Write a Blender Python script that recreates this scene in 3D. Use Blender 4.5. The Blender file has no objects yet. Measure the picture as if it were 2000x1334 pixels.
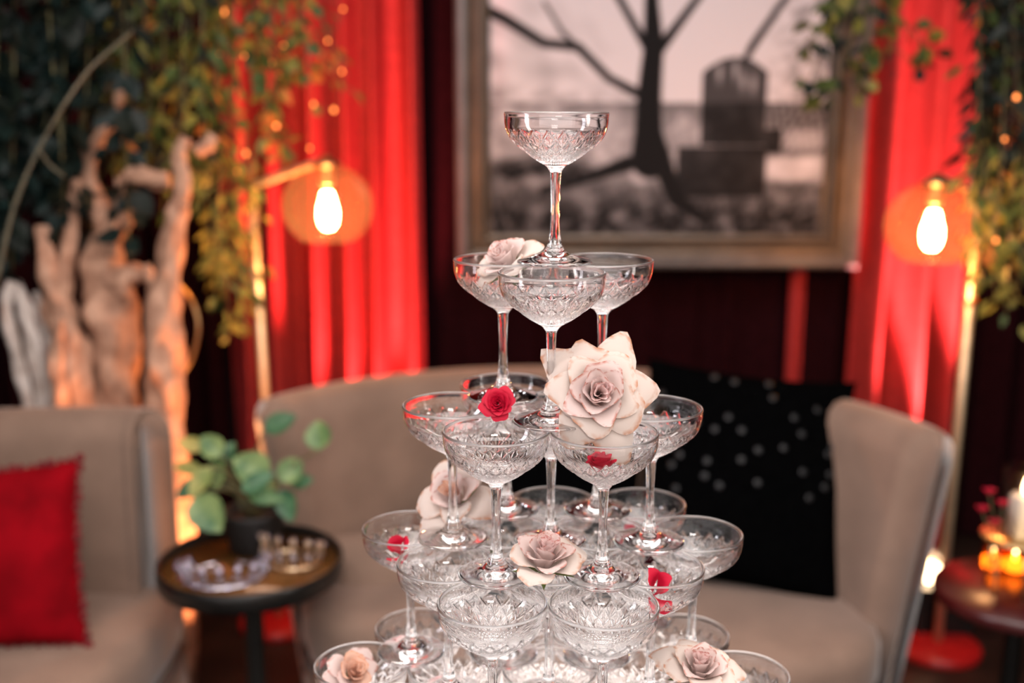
import bpy, math, random
import numpy as np
from mathutils import Vector, Matrix, Euler

PI = math.pi
scene = bpy.context.scene
COL = scene.collection
random.seed(7)
rng = np.random.default_rng(7)

# ------------------------------------------------------------------ camera
F_PX, PITCH, CAM_Z = 2152.0, 0.2116, 1.4941
cam_d = bpy.data.cameras.new('camera')
cam = bpy.data.objects.new('camera', cam_d); COL.objects.link(cam)
cam.location = (0, 0, CAM_Z)
cam.rotation_euler = (PI / 2 - PITCH, 0, 0)
cam_d.sensor_width = 36.0
cam_d.lens = F_PX / 2000.0 * 36.0
cam_d.clip_start = 0.05
cam_d.dof.use_dof = True
cam_d.dof.focus_distance = 1.03
cam_d.dof.aperture_fstop = 2.4
scene.camera = cam

# ------------------------------------------------------------------ look
vs = scene.view_settings
vs.view_transform = 'Standard'; vs.look = 'None'; vs.gamma = 1.0
vs.use_curve_mapping = False
vs.exposure = 0.0
cy = scene.cycles
cy.max_bounces = 20; cy.transmission_bounces = 18; cy.transparent_max_bounces = 12
cy.diffuse_bounces = 4; cy.glossy_bounces = 8
cy.sample_clamp_indirect = 10.0
cy.blur_glossy = 0.3
cy.use_denoising = True

world = bpy.data.worlds.new('world'); scene.world = world
world.use_nodes = True
world.node_tree.nodes['Background'].inputs[0].default_value = (1.0, 0.92, 0.89, 1)
world.node_tree.nodes['Background'].inputs[1].default_value = 1.5


def area_light(name, loc, target, size, size_y, power, color, spread=180):
    d = bpy.data.lights.new(name, 'AREA'); d.shape = 'RECTANGLE'
    d.size = size; d.size_y = size_y; d.energy = power; d.color = color; d.spread = math.radians(spread)
    o = bpy.data.objects.new(name, d); COL.objects.link(o)
    o.location = loc
    o.rotation_euler = (Vector(target) - Vector(loc)).to_track_quat('-Z', 'Y').to_euler()
    return o


def spot_light(name, loc, target, power, color, angle, blend, radius):
    d = bpy.data.lights.new(name, 'SPOT')
    d.energy = power; d.color = color; d.spot_size = math.radians(angle); d.spot_blend = blend
    d.shadow_soft_size = radius
    o = bpy.data.objects.new(name, d); COL.objects.link(o)
    o.location = loc
    o.rotation_euler = (Vector(target) - Vector(loc)).to_track_quat('-Z', 'Y').to_euler()
    return o


# the flash bounced off the pale ceiling, its direct share from beside the camera, added side and back lights for the glass edges
area_light('bounced_flash', (0.1, 0.45, 2.9), (0.1, 0.8, 0.0), 2.6, 2.0, 118, (1.0, 0.92, 0.89))
area_light('direct_flash', (0.10, -0.25, 1.95), (0.05, 1.3, 1.0), 0.35, 0.25, 13, (1.0, 0.92, 0.88))
area_light('rim_fill_left', (-1.7, 0.5, 1.75), (0.05, 1.1, 1.15), 0.28, 1.4, 6, (0.97, 0.93, 1.0), 75)  # added for bright rims; narrow shape gives the left-hand reflection streak
area_light('rim_fill_right', (1.8, 0.5, 1.75), (0.05, 1.1, 1.15), 0.28, 1.4, 5, (1.0, 0.92, 0.86), 75)  # added counterpart on the right to brighten the glass edges
area_light('rim_backlight', (0.1, 2.3, 2.9), (0.05, 1.05, 1.1), 2.2, 0.25, 14, (1.0, 0.93, 0.88), 75)  # added behind the tower to backlight rims; no ceiling fixture known there
# red LED up-lights on the floor behind the loveseat
spot_light('red_uplight_left', (-0.36, 3.24, 0.10), (-0.52, 3.50, 1.25), 560, (1.0, 0.16, 0.15), 44, 0.5, 0.03)
spot_light('red_uplight_right', (1.23, 3.24, 0.10), (1.31, 3.50, 1.25), 950, (1.0, 0.32, 0.30), 29, 0.5, 0.03)
# warm up-light among the driftwood
spot_light('amber_uplight', (-0.64, 2.52, 0.10), (-0.98, 2.72, 1.2), 150, (1.0, 0.38, 0.15), 75, 0.6, 0.05)


# ------------------------------------------------------------------ helpers
CP, SP = math.cos(PITCH), math.sin(PITCH)


def ray(px, py):
    u = (px - 1000) / F_PX; v = (667 - py) / F_PX
    return Vector((u, CP + v * SP, -SP + v * CP))


def at(px, py, D):
    r = ray(px, py)
    return Vector((0, 0, CAM_Z)) + r * (D / r.y)


def atz(px, py, z):
    r = ray(px, py)
    return Vector((0, 0, CAM_Z)) + r * ((z - CAM_Z) / r.z)


def mesh(name, V, F, smooth=True):
    me = bpy.data.meshes.new(name)
    me.from_pydata([tuple(v) for v in V], [], [tuple(f) for f in F])
    if smooth:
        me.polygons.foreach_set('use_smooth', [True] * len(me.polygons))
    me.update()
    return me


def link(name, me, mat=None, parent=None, loc=None, rot=None, scale=None):
    o = bpy.data.objects.new(name, me); COL.objects.link(o)
    if mat is not None and me is not None and len(me.materials) == 0:
        me.materials.append(mat)
    if parent is not None:
        o.parent = parent
    if loc is not None: o.location = loc
    if rot is not None: o.rotation_euler = rot
    if scale is not None: o.scale = scale
    return o


def obj(name, VF, mat, parent=None, smooth=True, **k):
    return link(name, mesh(name, VF[0], VF[1], smooth), mat, parent, **k)


def tag(o, label, cat, group=None, kind=None):
    o['label'] = label; o['category'] = cat
    if group: o['group'] = group
    if kind: o['kind'] = kind
    return o


def thing(name, label, cat, loc=(0, 0, 0), rot=(0, 0, 0), group=None):
    o = bpy.data.objects.new(name, None); COL.objects.link(o)
    o.location = loc; o.rotation_euler = rot; o.empty_display_size = 0.02
    return tag(o, label, cat, group)


def struct(name, VF, mat, smooth=False):
    o = obj(name, VF, mat, None, smooth); o['kind'] = 'structure'
    return o


def join(*parts):
    V, F = [], []
    for v, f in parts:
        n = len(V); V += [tuple(x) for x in v]; F += [tuple(i + n for i in q) for q in f]
    return V, F


def xf(VF, M):
    return [M @ Vector(v) for v in VF[0]], VF[1]


def box(cx, cy_, cz, sx, sy, sz):
    V = [(cx + a * sx / 2, cy_ + b * sy / 2, cz + c * sz / 2) for a in (-1, 1) for b in (-1, 1) for c in (-1, 1)]
    F = [(0, 1, 3, 2), (4, 6, 7, 5), (0, 4, 5, 1), (2, 3, 7, 6), (0, 2, 6, 4), (1, 5, 7, 3)]
    return V, F


def lathe(prof, n=32, cap0=False, cap1=False):
    """profile of (r, z) from bottom/outer on; faces wound so that a profile going up has outward normals"""
    V, F, rings = [], [], []
    for r, z in prof:
        if r < 1e-7:
            rings.append([len(V)]); V.append((0, 0, z))
        else:
            b = len(V); rings.append(list(range(b, b + n)))
            V += [(r * math.cos(2 * PI * k / n), r * math.sin(2 * PI * k / n), z) for k in range(n)]
    for A, B in zip(rings, rings[1:]):
        for k in range(n):
            k2 = (k + 1) % n
            if len(A) == 1 and len(B) == 1: continue
            if len(A) == 1: F.append((A[0], B[k2], B[k]))
            elif len(B) == 1: F.append((A[k], A[k2], B[0]))
            else: F.append((A[k], A[k2], B[k2], B[k]))
    if cap0 and len(rings[0]) > 1: F.append(tuple(reversed(rings[0])))
    if cap1 and len(rings[-1]) > 1: F.append(tuple(rings[-1]))
    return V, F


def frames(pts):
    pts = [Vector(p) for p in pts]
    T = []
    for i in range(len(pts)):
        a = pts[max(0, i - 1)]; b = pts[min(len(pts) - 1, i + 1)]
        T.append((b - a).normalized())
    up = Vector((0, 0, 1)) if abs(T[0].z) < 0.9 else Vector((0, 1, 0))
    N = [(up - T[0] * up.dot(T[0])).normalized()]
    for i in range(1, len(pts)):
        n = N[-1] - T[i] * N[-1].dot(T[i])
        N.append(n.normalized())
    return pts, T, N


def tube(pts, rad, n=8, gnarl=0.0, seed=0):
    pts, T, N = frames(pts)
    if not hasattr(rad, '__len__'): rad = [rad] * len(pts)
    rr = random.Random(seed)
    ph = [rr.uniform(0, 6.28) for _ in range(6)]
    V, F = [], []
    for i, (p, t, nn) in enumerate(zip(pts, T, N)):
        b = t.cross(nn)
        for k in range(n):
            a = 2 * PI * k / n
            g = 1 + gnarl * (0.5 * math.sin(3 * a + ph[0] + i * 0.35) + 0.35 * math.sin(5 * a + ph[1] - i * 0.5)
                             + 0.4 * math.sin(i * 0.9 + ph[2] + 2 * a))
            V.append(p + (nn * math.cos(a) + b * math.sin(a)) * rad[i] * g)
    for i in range(len(pts) - 1):
        for k in range(n):
            k2 = (k + 1) % n
            F.append((i * n + k, i * n + k2, (i + 1) * n + k2, (i + 1) * n + k))
    F.append(tuple(reversed(range(n)))); F.append(tuple(range((len(pts) - 1) * n, len(pts) * n)))
    return V, F


def spline(ctrl, m=8):
    """Catmull-Rom through the points"""
    P = [Vector(c) for c in ctrl]
    P = [P[0] * 2 - P[1]] + P + [P[-1] * 2 - P[-2]]
    out = []
    for i in range(1, len(P) - 2):
        for k in range(m):
            t = k / m
            a, b, c, d = P[i - 1], P[i], P[i + 1], P[i + 2]
            out.append(0.5 * ((2 * b) + (c - a) * t + (2 * a - 5 * b + 4 * c - d) * t * t + (3 * b - a - 3 * c + d) * t ** 3))
    out.append(P[-2])
    return out


# ------------------------------------------------------------------ materials
def new_mat(name):
    m = bpy.data.materials.new(name); m.use_nodes = True
    return m, m.node_tree, m.node_tree.nodes['Principled BSDF']


def pmat(name, col, rough=0.5, metal=0.0, var=0.0, scale=20.0, bump=0.0, sheen=0.0, spec=0.5, col2=None):
    m, nt, b = new_mat(name)
    b.inputs['Roughness'].default_value = rough
    b.inputs['Metallic'].default_value = metal
    b.inputs['Specular IOR Level'].default_value = spec
    if sheen:
        b.inputs['Sheen Weight'].default_value = sheen; b.inputs['Sheen Roughness'].default_value = 0.4
    tc = nt.nodes.new('ShaderNodeTexCoord')
    nz = nt.nodes.new('ShaderNodeTexNoise'); nz.inputs['Scale'].default_value = scale
    nz.inputs['Detail'].default_value = 5
    nt.links.new(tc.outputs['Object'], nz.inputs['Vector'])
    mx = nt.nodes.new('ShaderNodeMix'); mx.data_type = 'RGBA'
    c2 = col2 if col2 else tuple(max(0, c * (1 - var)) for c in col)
    c1 = col if col2 else tuple(min(1, c * (1 + var)) for c in col)
    mx.inputs[6].default_value = (*c2, 1); mx.inputs[7].default_value = (*c1, 1)
    rp = nt.nodes.new('ShaderNodeValToRGB')
    rp.color_ramp.elements[0].position = 0.35; rp.color_ramp.elements[1].position = 0.65
    nt.links.new(nz.outputs['Fac'], rp.inputs['Fac'])
    nt.links.new(rp.outputs['Color'], mx.inputs[0])
    nt.links.new(mx.outputs[2], b.inputs['Base Color'])
    if bump:
        bp = nt.nodes.new('ShaderNodeBump'); bp.inputs['Strength'].default_value = bump
        bp.inputs['Distance'].default_value = 0.01
        nt.links.new(nz.outputs['Fac'], bp.inputs['Height'])
        nt.links.new(bp.outputs['Normal'], b.inputs['Normal'])
    return m


def glass_mat(name, col=(1, 1, 1), ior=1.5, rough=0.0):
    m = bpy.data.materials.new(name); m.use_nodes = True
    nt = m.node_tree; nt.nodes.clear()
    o = nt.nodes.new('ShaderNodeOutputMaterial'); g = nt.nodes.new('ShaderNodeBsdfGlass')
    g.inputs['Color'].default_value = (*col, 1); g.inputs['IOR'].default_value = ior
    g.inputs['Roughness'].default_value = rough
    nt.links.new(g.outputs[0], o.inputs[0])
    return m


def thin_glass(name, tint, refl=0.12, haze=0.0, hcol=(1, 1, 1)):
    """thin blown-glass wall: tinted see-through with fresnel reflections"""
    m = bpy.data.materials.new(name); m.use_nodes = True
    nt = m.node_tree; nt.nodes.clear()
    o = nt.nodes.new('ShaderNodeOutputMaterial'); mix = nt.nodes.new('ShaderNodeMixShader')
    t = nt.nodes.new('ShaderNodeBsdfTransparent'); t.inputs[0].default_value = (*tint, 1)
    g = nt.nodes.new('ShaderNodeBsdfGlossy'); g.inputs['Roughness'].default_value = 0.03
    lw = nt.nodes.new('ShaderNodeLayerWeight'); lw.inputs['Blend'].default_value = refl
    cap = nt.nodes.new('ShaderNodeMath'); cap.operation = 'MULTIPLY'; cap.inputs[1].default_value = 0.35
    nt.links.new(lw.outputs['Fresnel'], cap.inputs[0]); nt.links.new(cap.outputs[0], mix.inputs[0])
    if haze:
        tl = nt.nodes.new('ShaderNodeBsdfTranslucent'); tl.inputs[0].default_value = (*hcol, 1)
        m2 = nt.nodes.new('ShaderNodeMixShader'); m2.inputs[0].default_value = haze
        nt.links.new(t.outputs[0], m2.inputs[1]); nt.links.new(tl.outputs[0], m2.inputs[2])
        t = m2
    nt.links.new(t.outputs[0], mix.inputs[1]); nt.links.new(g.outputs[0], mix.inputs[2])
    nt.links.new(mix.outputs[0], o.inputs[0])
    return m


def emit_mat(name, col, strength):
    m = bpy.data.materials.new(name); m.use_nodes = True
    nt = m.node_tree; nt.nodes.clear()
    o = nt.nodes.new('ShaderNodeOutputMaterial'); e = nt.nodes.new('ShaderNodeEmission')
    e.inputs[0].default_value = (*col, 1); e.inputs[1].default_value = strength
    nt.links.new(e.outputs[0], o.inputs[0])
    return m


def petal_mat(name, col, edge, transl=0.45):
    m = bpy.data.materials.new(name); m.use_nodes = True
    nt = m.node_tree; b = nt.nodes['Principled BSDF']; out = nt.nodes['Material Output']
    at_ = nt.nodes.new('ShaderNodeAttribute'); at_.attribute_name = 'edge'
    nz = nt.nodes.new('ShaderNodeTexNoise'); nz.inputs['Scale'].default_value = 4.5
    mul = nt.nodes.new('ShaderNodeMath'); mul.operation = 'MULTIPLY'
    rp = nt.nodes.new('ShaderNodeValToRGB'); rp.color_ramp.elements[0].position = 0.42; rp.color_ramp.elements[1].position = 0.6
    nt.links.new(nz.outputs['Fac'], rp.inputs['Fac'])
    nt.links.new(at_.outputs['Fac'], mul.inputs[0]); nt.links.new(rp.outputs['Color'], mul.inputs[1])
    mx = nt.nodes.new('ShaderNodeMix'); mx.data_type = 'RGBA'
    mx.inputs[6].default_value = (*col, 1); mx.inputs[7].default_value = (*edge, 1)
    nt.links.new(mul.outputs[0], mx.inputs[0])
    nt.links.new(mx.outputs[2], b.inputs['Base Color'])
    b.inputs['Roughness'].default_value = 0.6
    b.inputs['Specular IOR Level'].default_value = 0.25
    tr = nt.nodes.new('ShaderNodeBsdfTranslucent'); nt.links.new(mx.outputs[2], tr.inputs[0])
    ms = nt.nodes.new('ShaderNodeMixShader'); ms.inputs[0].default_value = transl
    nt.links.new(b.outputs[0], ms.inputs[1]); nt.links.new(tr.outputs[0], ms.inputs[2])
    nt.links.new(ms.outputs[0], out.inputs[0])
    return m


def leaf_mat(name, col, col2, rough=0.5, transl=0.3):
    m = pmat(name, col, rough, 0, 0, 25, 0, col2=col2, spec=0.3)
    nt = m.node_tree; b = nt.nodes['Principled BSDF']; out = nt.nodes['Material Output']
    src = b.inputs['Base Color'].links[0].from_socket
    tr = nt.nodes.new('ShaderNodeBsdfTranslucent'); nt.links.new(src, tr.inputs[0])
    ms = nt.nodes.new('ShaderNodeMixShader'); ms.inputs[0].default_value = transl
    nt.links.new(b.outputs[0], ms.inputs[1]); nt.links.new(tr.outputs[0], ms.inputs[2])
    nt.links.new(ms.outputs[0], out.inputs[0])
    return m


M = {}
M['floor'] = pmat('dark_floor', (0.020, 0.011, 0.008), 0.45, 0, 0.4, 6, 0.05)
M['wall'] = pmat('dark_wall', (0.012, 0.004, 0.005), 0.8, 0, 0.3, 3)
M['wall_pale'] = pmat('pale_wall', (0.55, 0.50, 0.46), 0.8, 0, 0.05, 3)
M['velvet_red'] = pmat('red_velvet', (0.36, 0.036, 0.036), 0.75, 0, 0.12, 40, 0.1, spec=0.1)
M['velvet_shaded'] = pmat('shaded_red_velvet', (0.013, 0.002, 0.0035), 0.9, 0, 0.2, 40, 0.1, spec=0.05)  # same curtain outside the up-light beams; its shade is in the colour
M['taupe'] = pmat('taupe_velvet', (0.195, 0.127, 0.094), 0.85, 0, 0.10, 9, 0.05, sheen=0.35, spec=0.2)
M['taupe_dark'] = pmat('dark_piping', (0.10, 0.07, 0.06), 0.85, 0, 0.1, 9)
M['black_fabric'] = pmat('black_fabric', (0.0012, 0.0012, 0.0013), 0.95, 0, 0.2, 60, 0.2, spec=0.0)
M['sequin'] = pmat('grey_sequin', (0.005, 0.005, 0.006), 0.5, 0.1)
M['red_fabric'] = pmat('red_cushion_fabric', (0.17, 0.001, 0.004), 0.9, 0, 0.25, 12, 0.05, spec=0.05)
M['pompom'] = pmat('red_fringe', (0.11, 0.002, 0.005), 0.9, 0, 0.3, 80, 0.3)
M['brass'] = pmat('brass', (0.62, 0.42, 0.20), 0.3, 1.0, 0.1, 30)
M['brass_pale'] = pmat('pale_brass', (0.80, 0.60, 0.38), 0.35, 0.7, 0.1, 30)
M['red_lit_base'] = pmat('red_lit_base', (0.45, 0.012, 0.012), 0.3, 0, 0.05, 10)  # lamp base coloured as the red up-lights tint it
M['pewter'] = pmat('pewter_moulding', (0.11, 0.10, 0.097), 0.38, 0.4, 0.15, 14, 0.05)
M['bronze'] = pmat('bronze_moulding', (0.085, 0.063, 0.044), 0.38, 0.4, 0.2, 14, 0.05)
M['black_metal'] = pmat('black_metal', (0.012, 0.011, 0.010), 0.3, 0.3, 0.1, 20)
M['tray_amber'] = pmat('amber_lacquer', (0.14, 0.058, 0.015), 0.14, 0.3, 0.2, 8)
M['black_pot'] = pmat('black_ceramic', (0.005, 0.005, 0.005), 0.6, 0, 0.1, 20)
M['silver'] = pmat('silver', (0.85, 0.83, 0.92), 0.26, 1.0, 0.05, 30)
M['gold'] = pmat('soft_gold', (0.90, 0.68, 0.44), 0.28, 1.0, 0.05, 30)
M['crystal'] = glass_mat('crystal_stone', (0.95, 0.95, 1.0), 1.9, 0.02)
M['glass'] = glass_mat('clear_glass', (1, 1, 1), 1.5)
M['glass_rim'] = glass_mat('polished_rim_glass', (1, 1, 1), 1.5, 0.35)
M['glass_cut'] = glass_mat('fine_cut_glass', (1, 1, 1), 1.5, 0.14)
M['globe'] = thin_glass('amber_globe_glass', (1.0, 0.80, 0.64), 0.22, 0.010, (1.0, 0.70, 0.55))
M['thin_clear'] = thin_glass('clear_thin_glass', (0.97, 0.97, 0.97), 0.25)
M['thin_amber'] = thin_glass('amber_thin_glass', (1.0, 0.55, 0.2), 0.2)
M['bulb'] = emit_mat('glowing_bulb', (1.0, 0.58, 0.26), 300)
M['candle_glow'] = emit_mat('candle_glow', (1.0, 0.45, 0.12), 9)
M['flame'] = emit_mat('flame', (1.0, 0.62, 0.28), 40)
M['wax'] = pmat('ivory_wax', (0.80, 0.70, 0.60), 0.5, 0, 0.05, 10)
M['driftwood'] = pmat('driftwood', (0.52, 0.30, 0.20), 0.75, 0, 0, 22, 0.6, col2=(0.26, 0.13, 0.08))
M['driftwood_pale'] = pmat('bleached_driftwood', (0.55, 0.49, 0.45), 0.75, 0, 0, 22, 0.6, col2=(0.36, 0.29, 0.25))
M['twig'] = pmat('twig_bark', (0.075, 0.065, 0.04), 0.7, 0, 0.3, 40)
M['stem'] = pmat('plant_stem', (0.10, 0.09, 0.035), 0.6, 0, 0.3, 40)
M['leaf_teal'] = leaf_mat('teal_leaf', (0.012, 0.030, 0.027), (0.004, 0.010, 0.009))
M['leaf_green'] = leaf_mat('green_leaf', (0.10, 0.15, 0.035), (0.03, 0.06, 0.02))
M['leaf_olive'] = leaf_mat('olive_leaf', (0.32, 0.29, 0.06), (0.13, 0.14, 0.03))
M['leaf_amber'] = leaf_mat('amber_leaf', (0.75, 0.26, 0.05), (0.55, 0.14, 0.03))
M['leaf_dark'] = leaf_mat('dark_leaf', (0.014, 0.022, 0.015), (0.007, 0.012, 0.010))
M['pot_leaf'] = leaf_mat('variegated_leaf', (0.23, 0.33, 0.125), (0.055, 0.14, 0.055), 0.35)
M['pot_leaf_dark'] = leaf_mat('deep_green_leaf', (0.08, 0.19, 0.09), (0.03, 0.09, 0.045), 0.35)
M['pot_leaf_yellow'] = leaf_mat('yellow_green_leaf', (0.42, 0.40, 0.14), (0.20, 0.26, 0.08), 0.4)
M['blush'] = petal_mat('blush_petal', (0.60, 0.475, 0.445), (0.36, 0.09, 0.05))
M['cream'] = petal_mat('cream_blush_petal', (0.58, 0.495, 0.445), (0.42, 0.18, 0.09))
M['blush_core'] = petal_mat('dusty_pink_petal', (0.64, 0.475, 0.45), (0.36, 0.07, 0.05))
M['peach'] = petal_mat('peach_petal', (0.66, 0.42, 0.32), (0.58, 0.20, 0.07))
M['red_petal'] = petal_mat('crimson_petal', (0.40, 0.003, 0.024), (0.35, 0.0, 0.02), 0.25)
M['sepal'] = leaf_mat('sepal_green', (0.16, 0.20, 0.07), (0.08, 0.11, 0.03))
M['linen'] = pmat('white_linen', (0.85, 0.82, 0.80), 0.85, 0, 0.04, 60, 0.1)
M['dark_red_top'] = pmat('dark_red_lacquer', (0.045, 0.004, 0.004), 0.3, 0, 0.2, 8)

# ------------------------------------------------------------------ room
Y_WALL = 3.78
struct('floor', box(0, 0.6, -0.05, 6.4, 6.6, 0.1), M['floor'])
struct('wall_back', box(0, Y_WALL + 0.05, 1.5, 6.4, 0.1, 3.0), M['wall'])
struct('wall_left', box(-3.15, 0.6, 1.5, 0.1, 6.4, 3.0), M['wall'])
struct('wall_right', box(3.15, 0.6, 1.5, 0.1, 6.4, 3.0), M['wall'])
struct('ceiling', box(0, 0.6, 3.05, 6.4, 6.6, 0.1), M['wall_pale'])


def curtain(label, x0, x1, y0, amp, wave, mat, seed, z0=0.02, z1=2.95, group=None):
    """pleated drape hanging from the ceiling, folds deepen and wander towards the hem"""
    rr = random.Random(seed)
    n = max(12, int((x1 - x0) / 0.008)); m = 14
    ph = [rr.uniform(0, 6.28) for _ in range(4)]
    V, F = [], []
    for j in range(m + 1):
        t = j / m; z = z0 + (z1 - z0) * t
        for i in range(n + 1):
            x = x0 + (x1 - x0) * i / n
            xx = x + 0.012 * math.sin(3 * t + ph[0]) * (1 - t)
            w = math.sin(2 * PI * (xx - x0) / wave + ph[1] + 0.9 * math.sin(2 * PI * xx / (wave * 3.3) + ph[2]))
            w = 1 - 2 * (0.5 - 0.5 * w) ** 0.55 if w < 1 else 1
            w2 = 0.12 * math.sin(2 * PI * xx / (wave * 0.47) + ph[3])
            V.append((x, y0 - amp * (w + w2) * (0.75 + 0.25 * (1 - t)), z))
    for j in range(m):
        for i in range(n):
            a = j * (n + 1) + i
            F.append((a, a + 1, a + n + 2, a + n + 1))
    o = obj('curtain', (V, F), mat)
    tag(o, label, 'curtain', group)
    return o


def px2x(px, D, py=400):
    return at(px, py, D).x


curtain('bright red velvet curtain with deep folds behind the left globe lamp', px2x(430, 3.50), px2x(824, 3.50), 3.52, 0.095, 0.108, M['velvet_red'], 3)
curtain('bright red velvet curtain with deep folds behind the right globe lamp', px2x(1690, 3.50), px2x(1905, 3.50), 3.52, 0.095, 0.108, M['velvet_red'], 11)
curtain('red curtain with its shade painted in, hanging behind the framed picture', px2x(824, 3.68), px2x(1700, 3.68), 3.66, 0.022, 0.16, M['velvet_shaded'], 5)
curtain('narrow curtain fold coloured as lit red below the picture frame', px2x(1553, 3.56), px2x(1586, 3.56), 3.56, 0.03, 0.06, M['velvet_red'], 21)  # one fold of the dark curtain; the red stands for up-light on it
curtain('dark curtain hanging behind the driftwood at far left', -2.9, px2x(425, 3.62), 3.62, 0.035, 0.17, M['velvet_shaded'], 8)
curtain('dark curtain hanging at the far right edge', px2x(1915, 3.62), 2.9, 3.62, 0.035, 0.17, M['velvet_shaded'], 9)

# ------------------------------------------------------------------ framed picture
D_P = 3.46
pic = thing('framed_picture', 'large black and white photograph of bare tree and garden chair in pewter frame', 'picture', at(1275, 500, D_P))
X0, X1 = px2x(893, D_P), px2x(1672, D_P, 480)
ZB = at(1275, 521, D_P).z; ZT = ZB + 1.06
IX0, IX1 = px2x(960, D_P), px2x(1600, D_P)
IZB = at(1275, 457, D_P).z; IZT = ZT - (IZB - ZB)
base = pic.location


def moulding(pa, pb, inward):
    """mitred frame side between outer corners pa, pb ((x, z)), profile running inward"""
    w = IZB - ZB
    prof = [(0, 0.0), (0, -0.035), (0.012, -0.045), (0.028, -0.044), (0.040, -0.030), (0.055, -0.026), (0.070, -0.034), (0.080, -0.034), (0.092, -0.016), (w, -0.012), (w, 0.0)]
    out = []
    dx, dz = pb[0] - pa[0], pb[1] - pa[1]
    L = math.hypot(dx, dz); dx, dz = dx / L, dz / L
    V, F = [], []
    for (s, p) in ((1, pa), (-1, pb)):
        for (q, d) in prof:
            x = p[0] + inward[0] * q + s * dx * q; z = p[1] + inward[1] * q + s * dz * q
            V.append((x - base.x, D_P + d - base.y, z - base.z))
    n = len(prof)
    for i in range(n):
        j = (i + 1) % n
        F.append((i, j, n + j, n + i))
    return V, F


for nm, pa, pb, inw in (('frame_side', (X0, ZB), (X0, ZT), (1, 0)), ('frame_side', (X1, ZT), (X1, ZB), (-1, 0)),
                        ('frame_bottom', (X1, ZB), (X0, ZB), (0, 1)), ('frame_top', (X0, ZT), (X1, ZT), (0, -1))):
    VF = moulding(pa, pb, inw)
    o = obj(nm, VF, M['pewter'], pic, smooth=False)
    o.data.materials.append(M['bronze'])
    for p in o.data.polygons:
        if 4 <= p.index <= 8: p.material_index = 1


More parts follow.
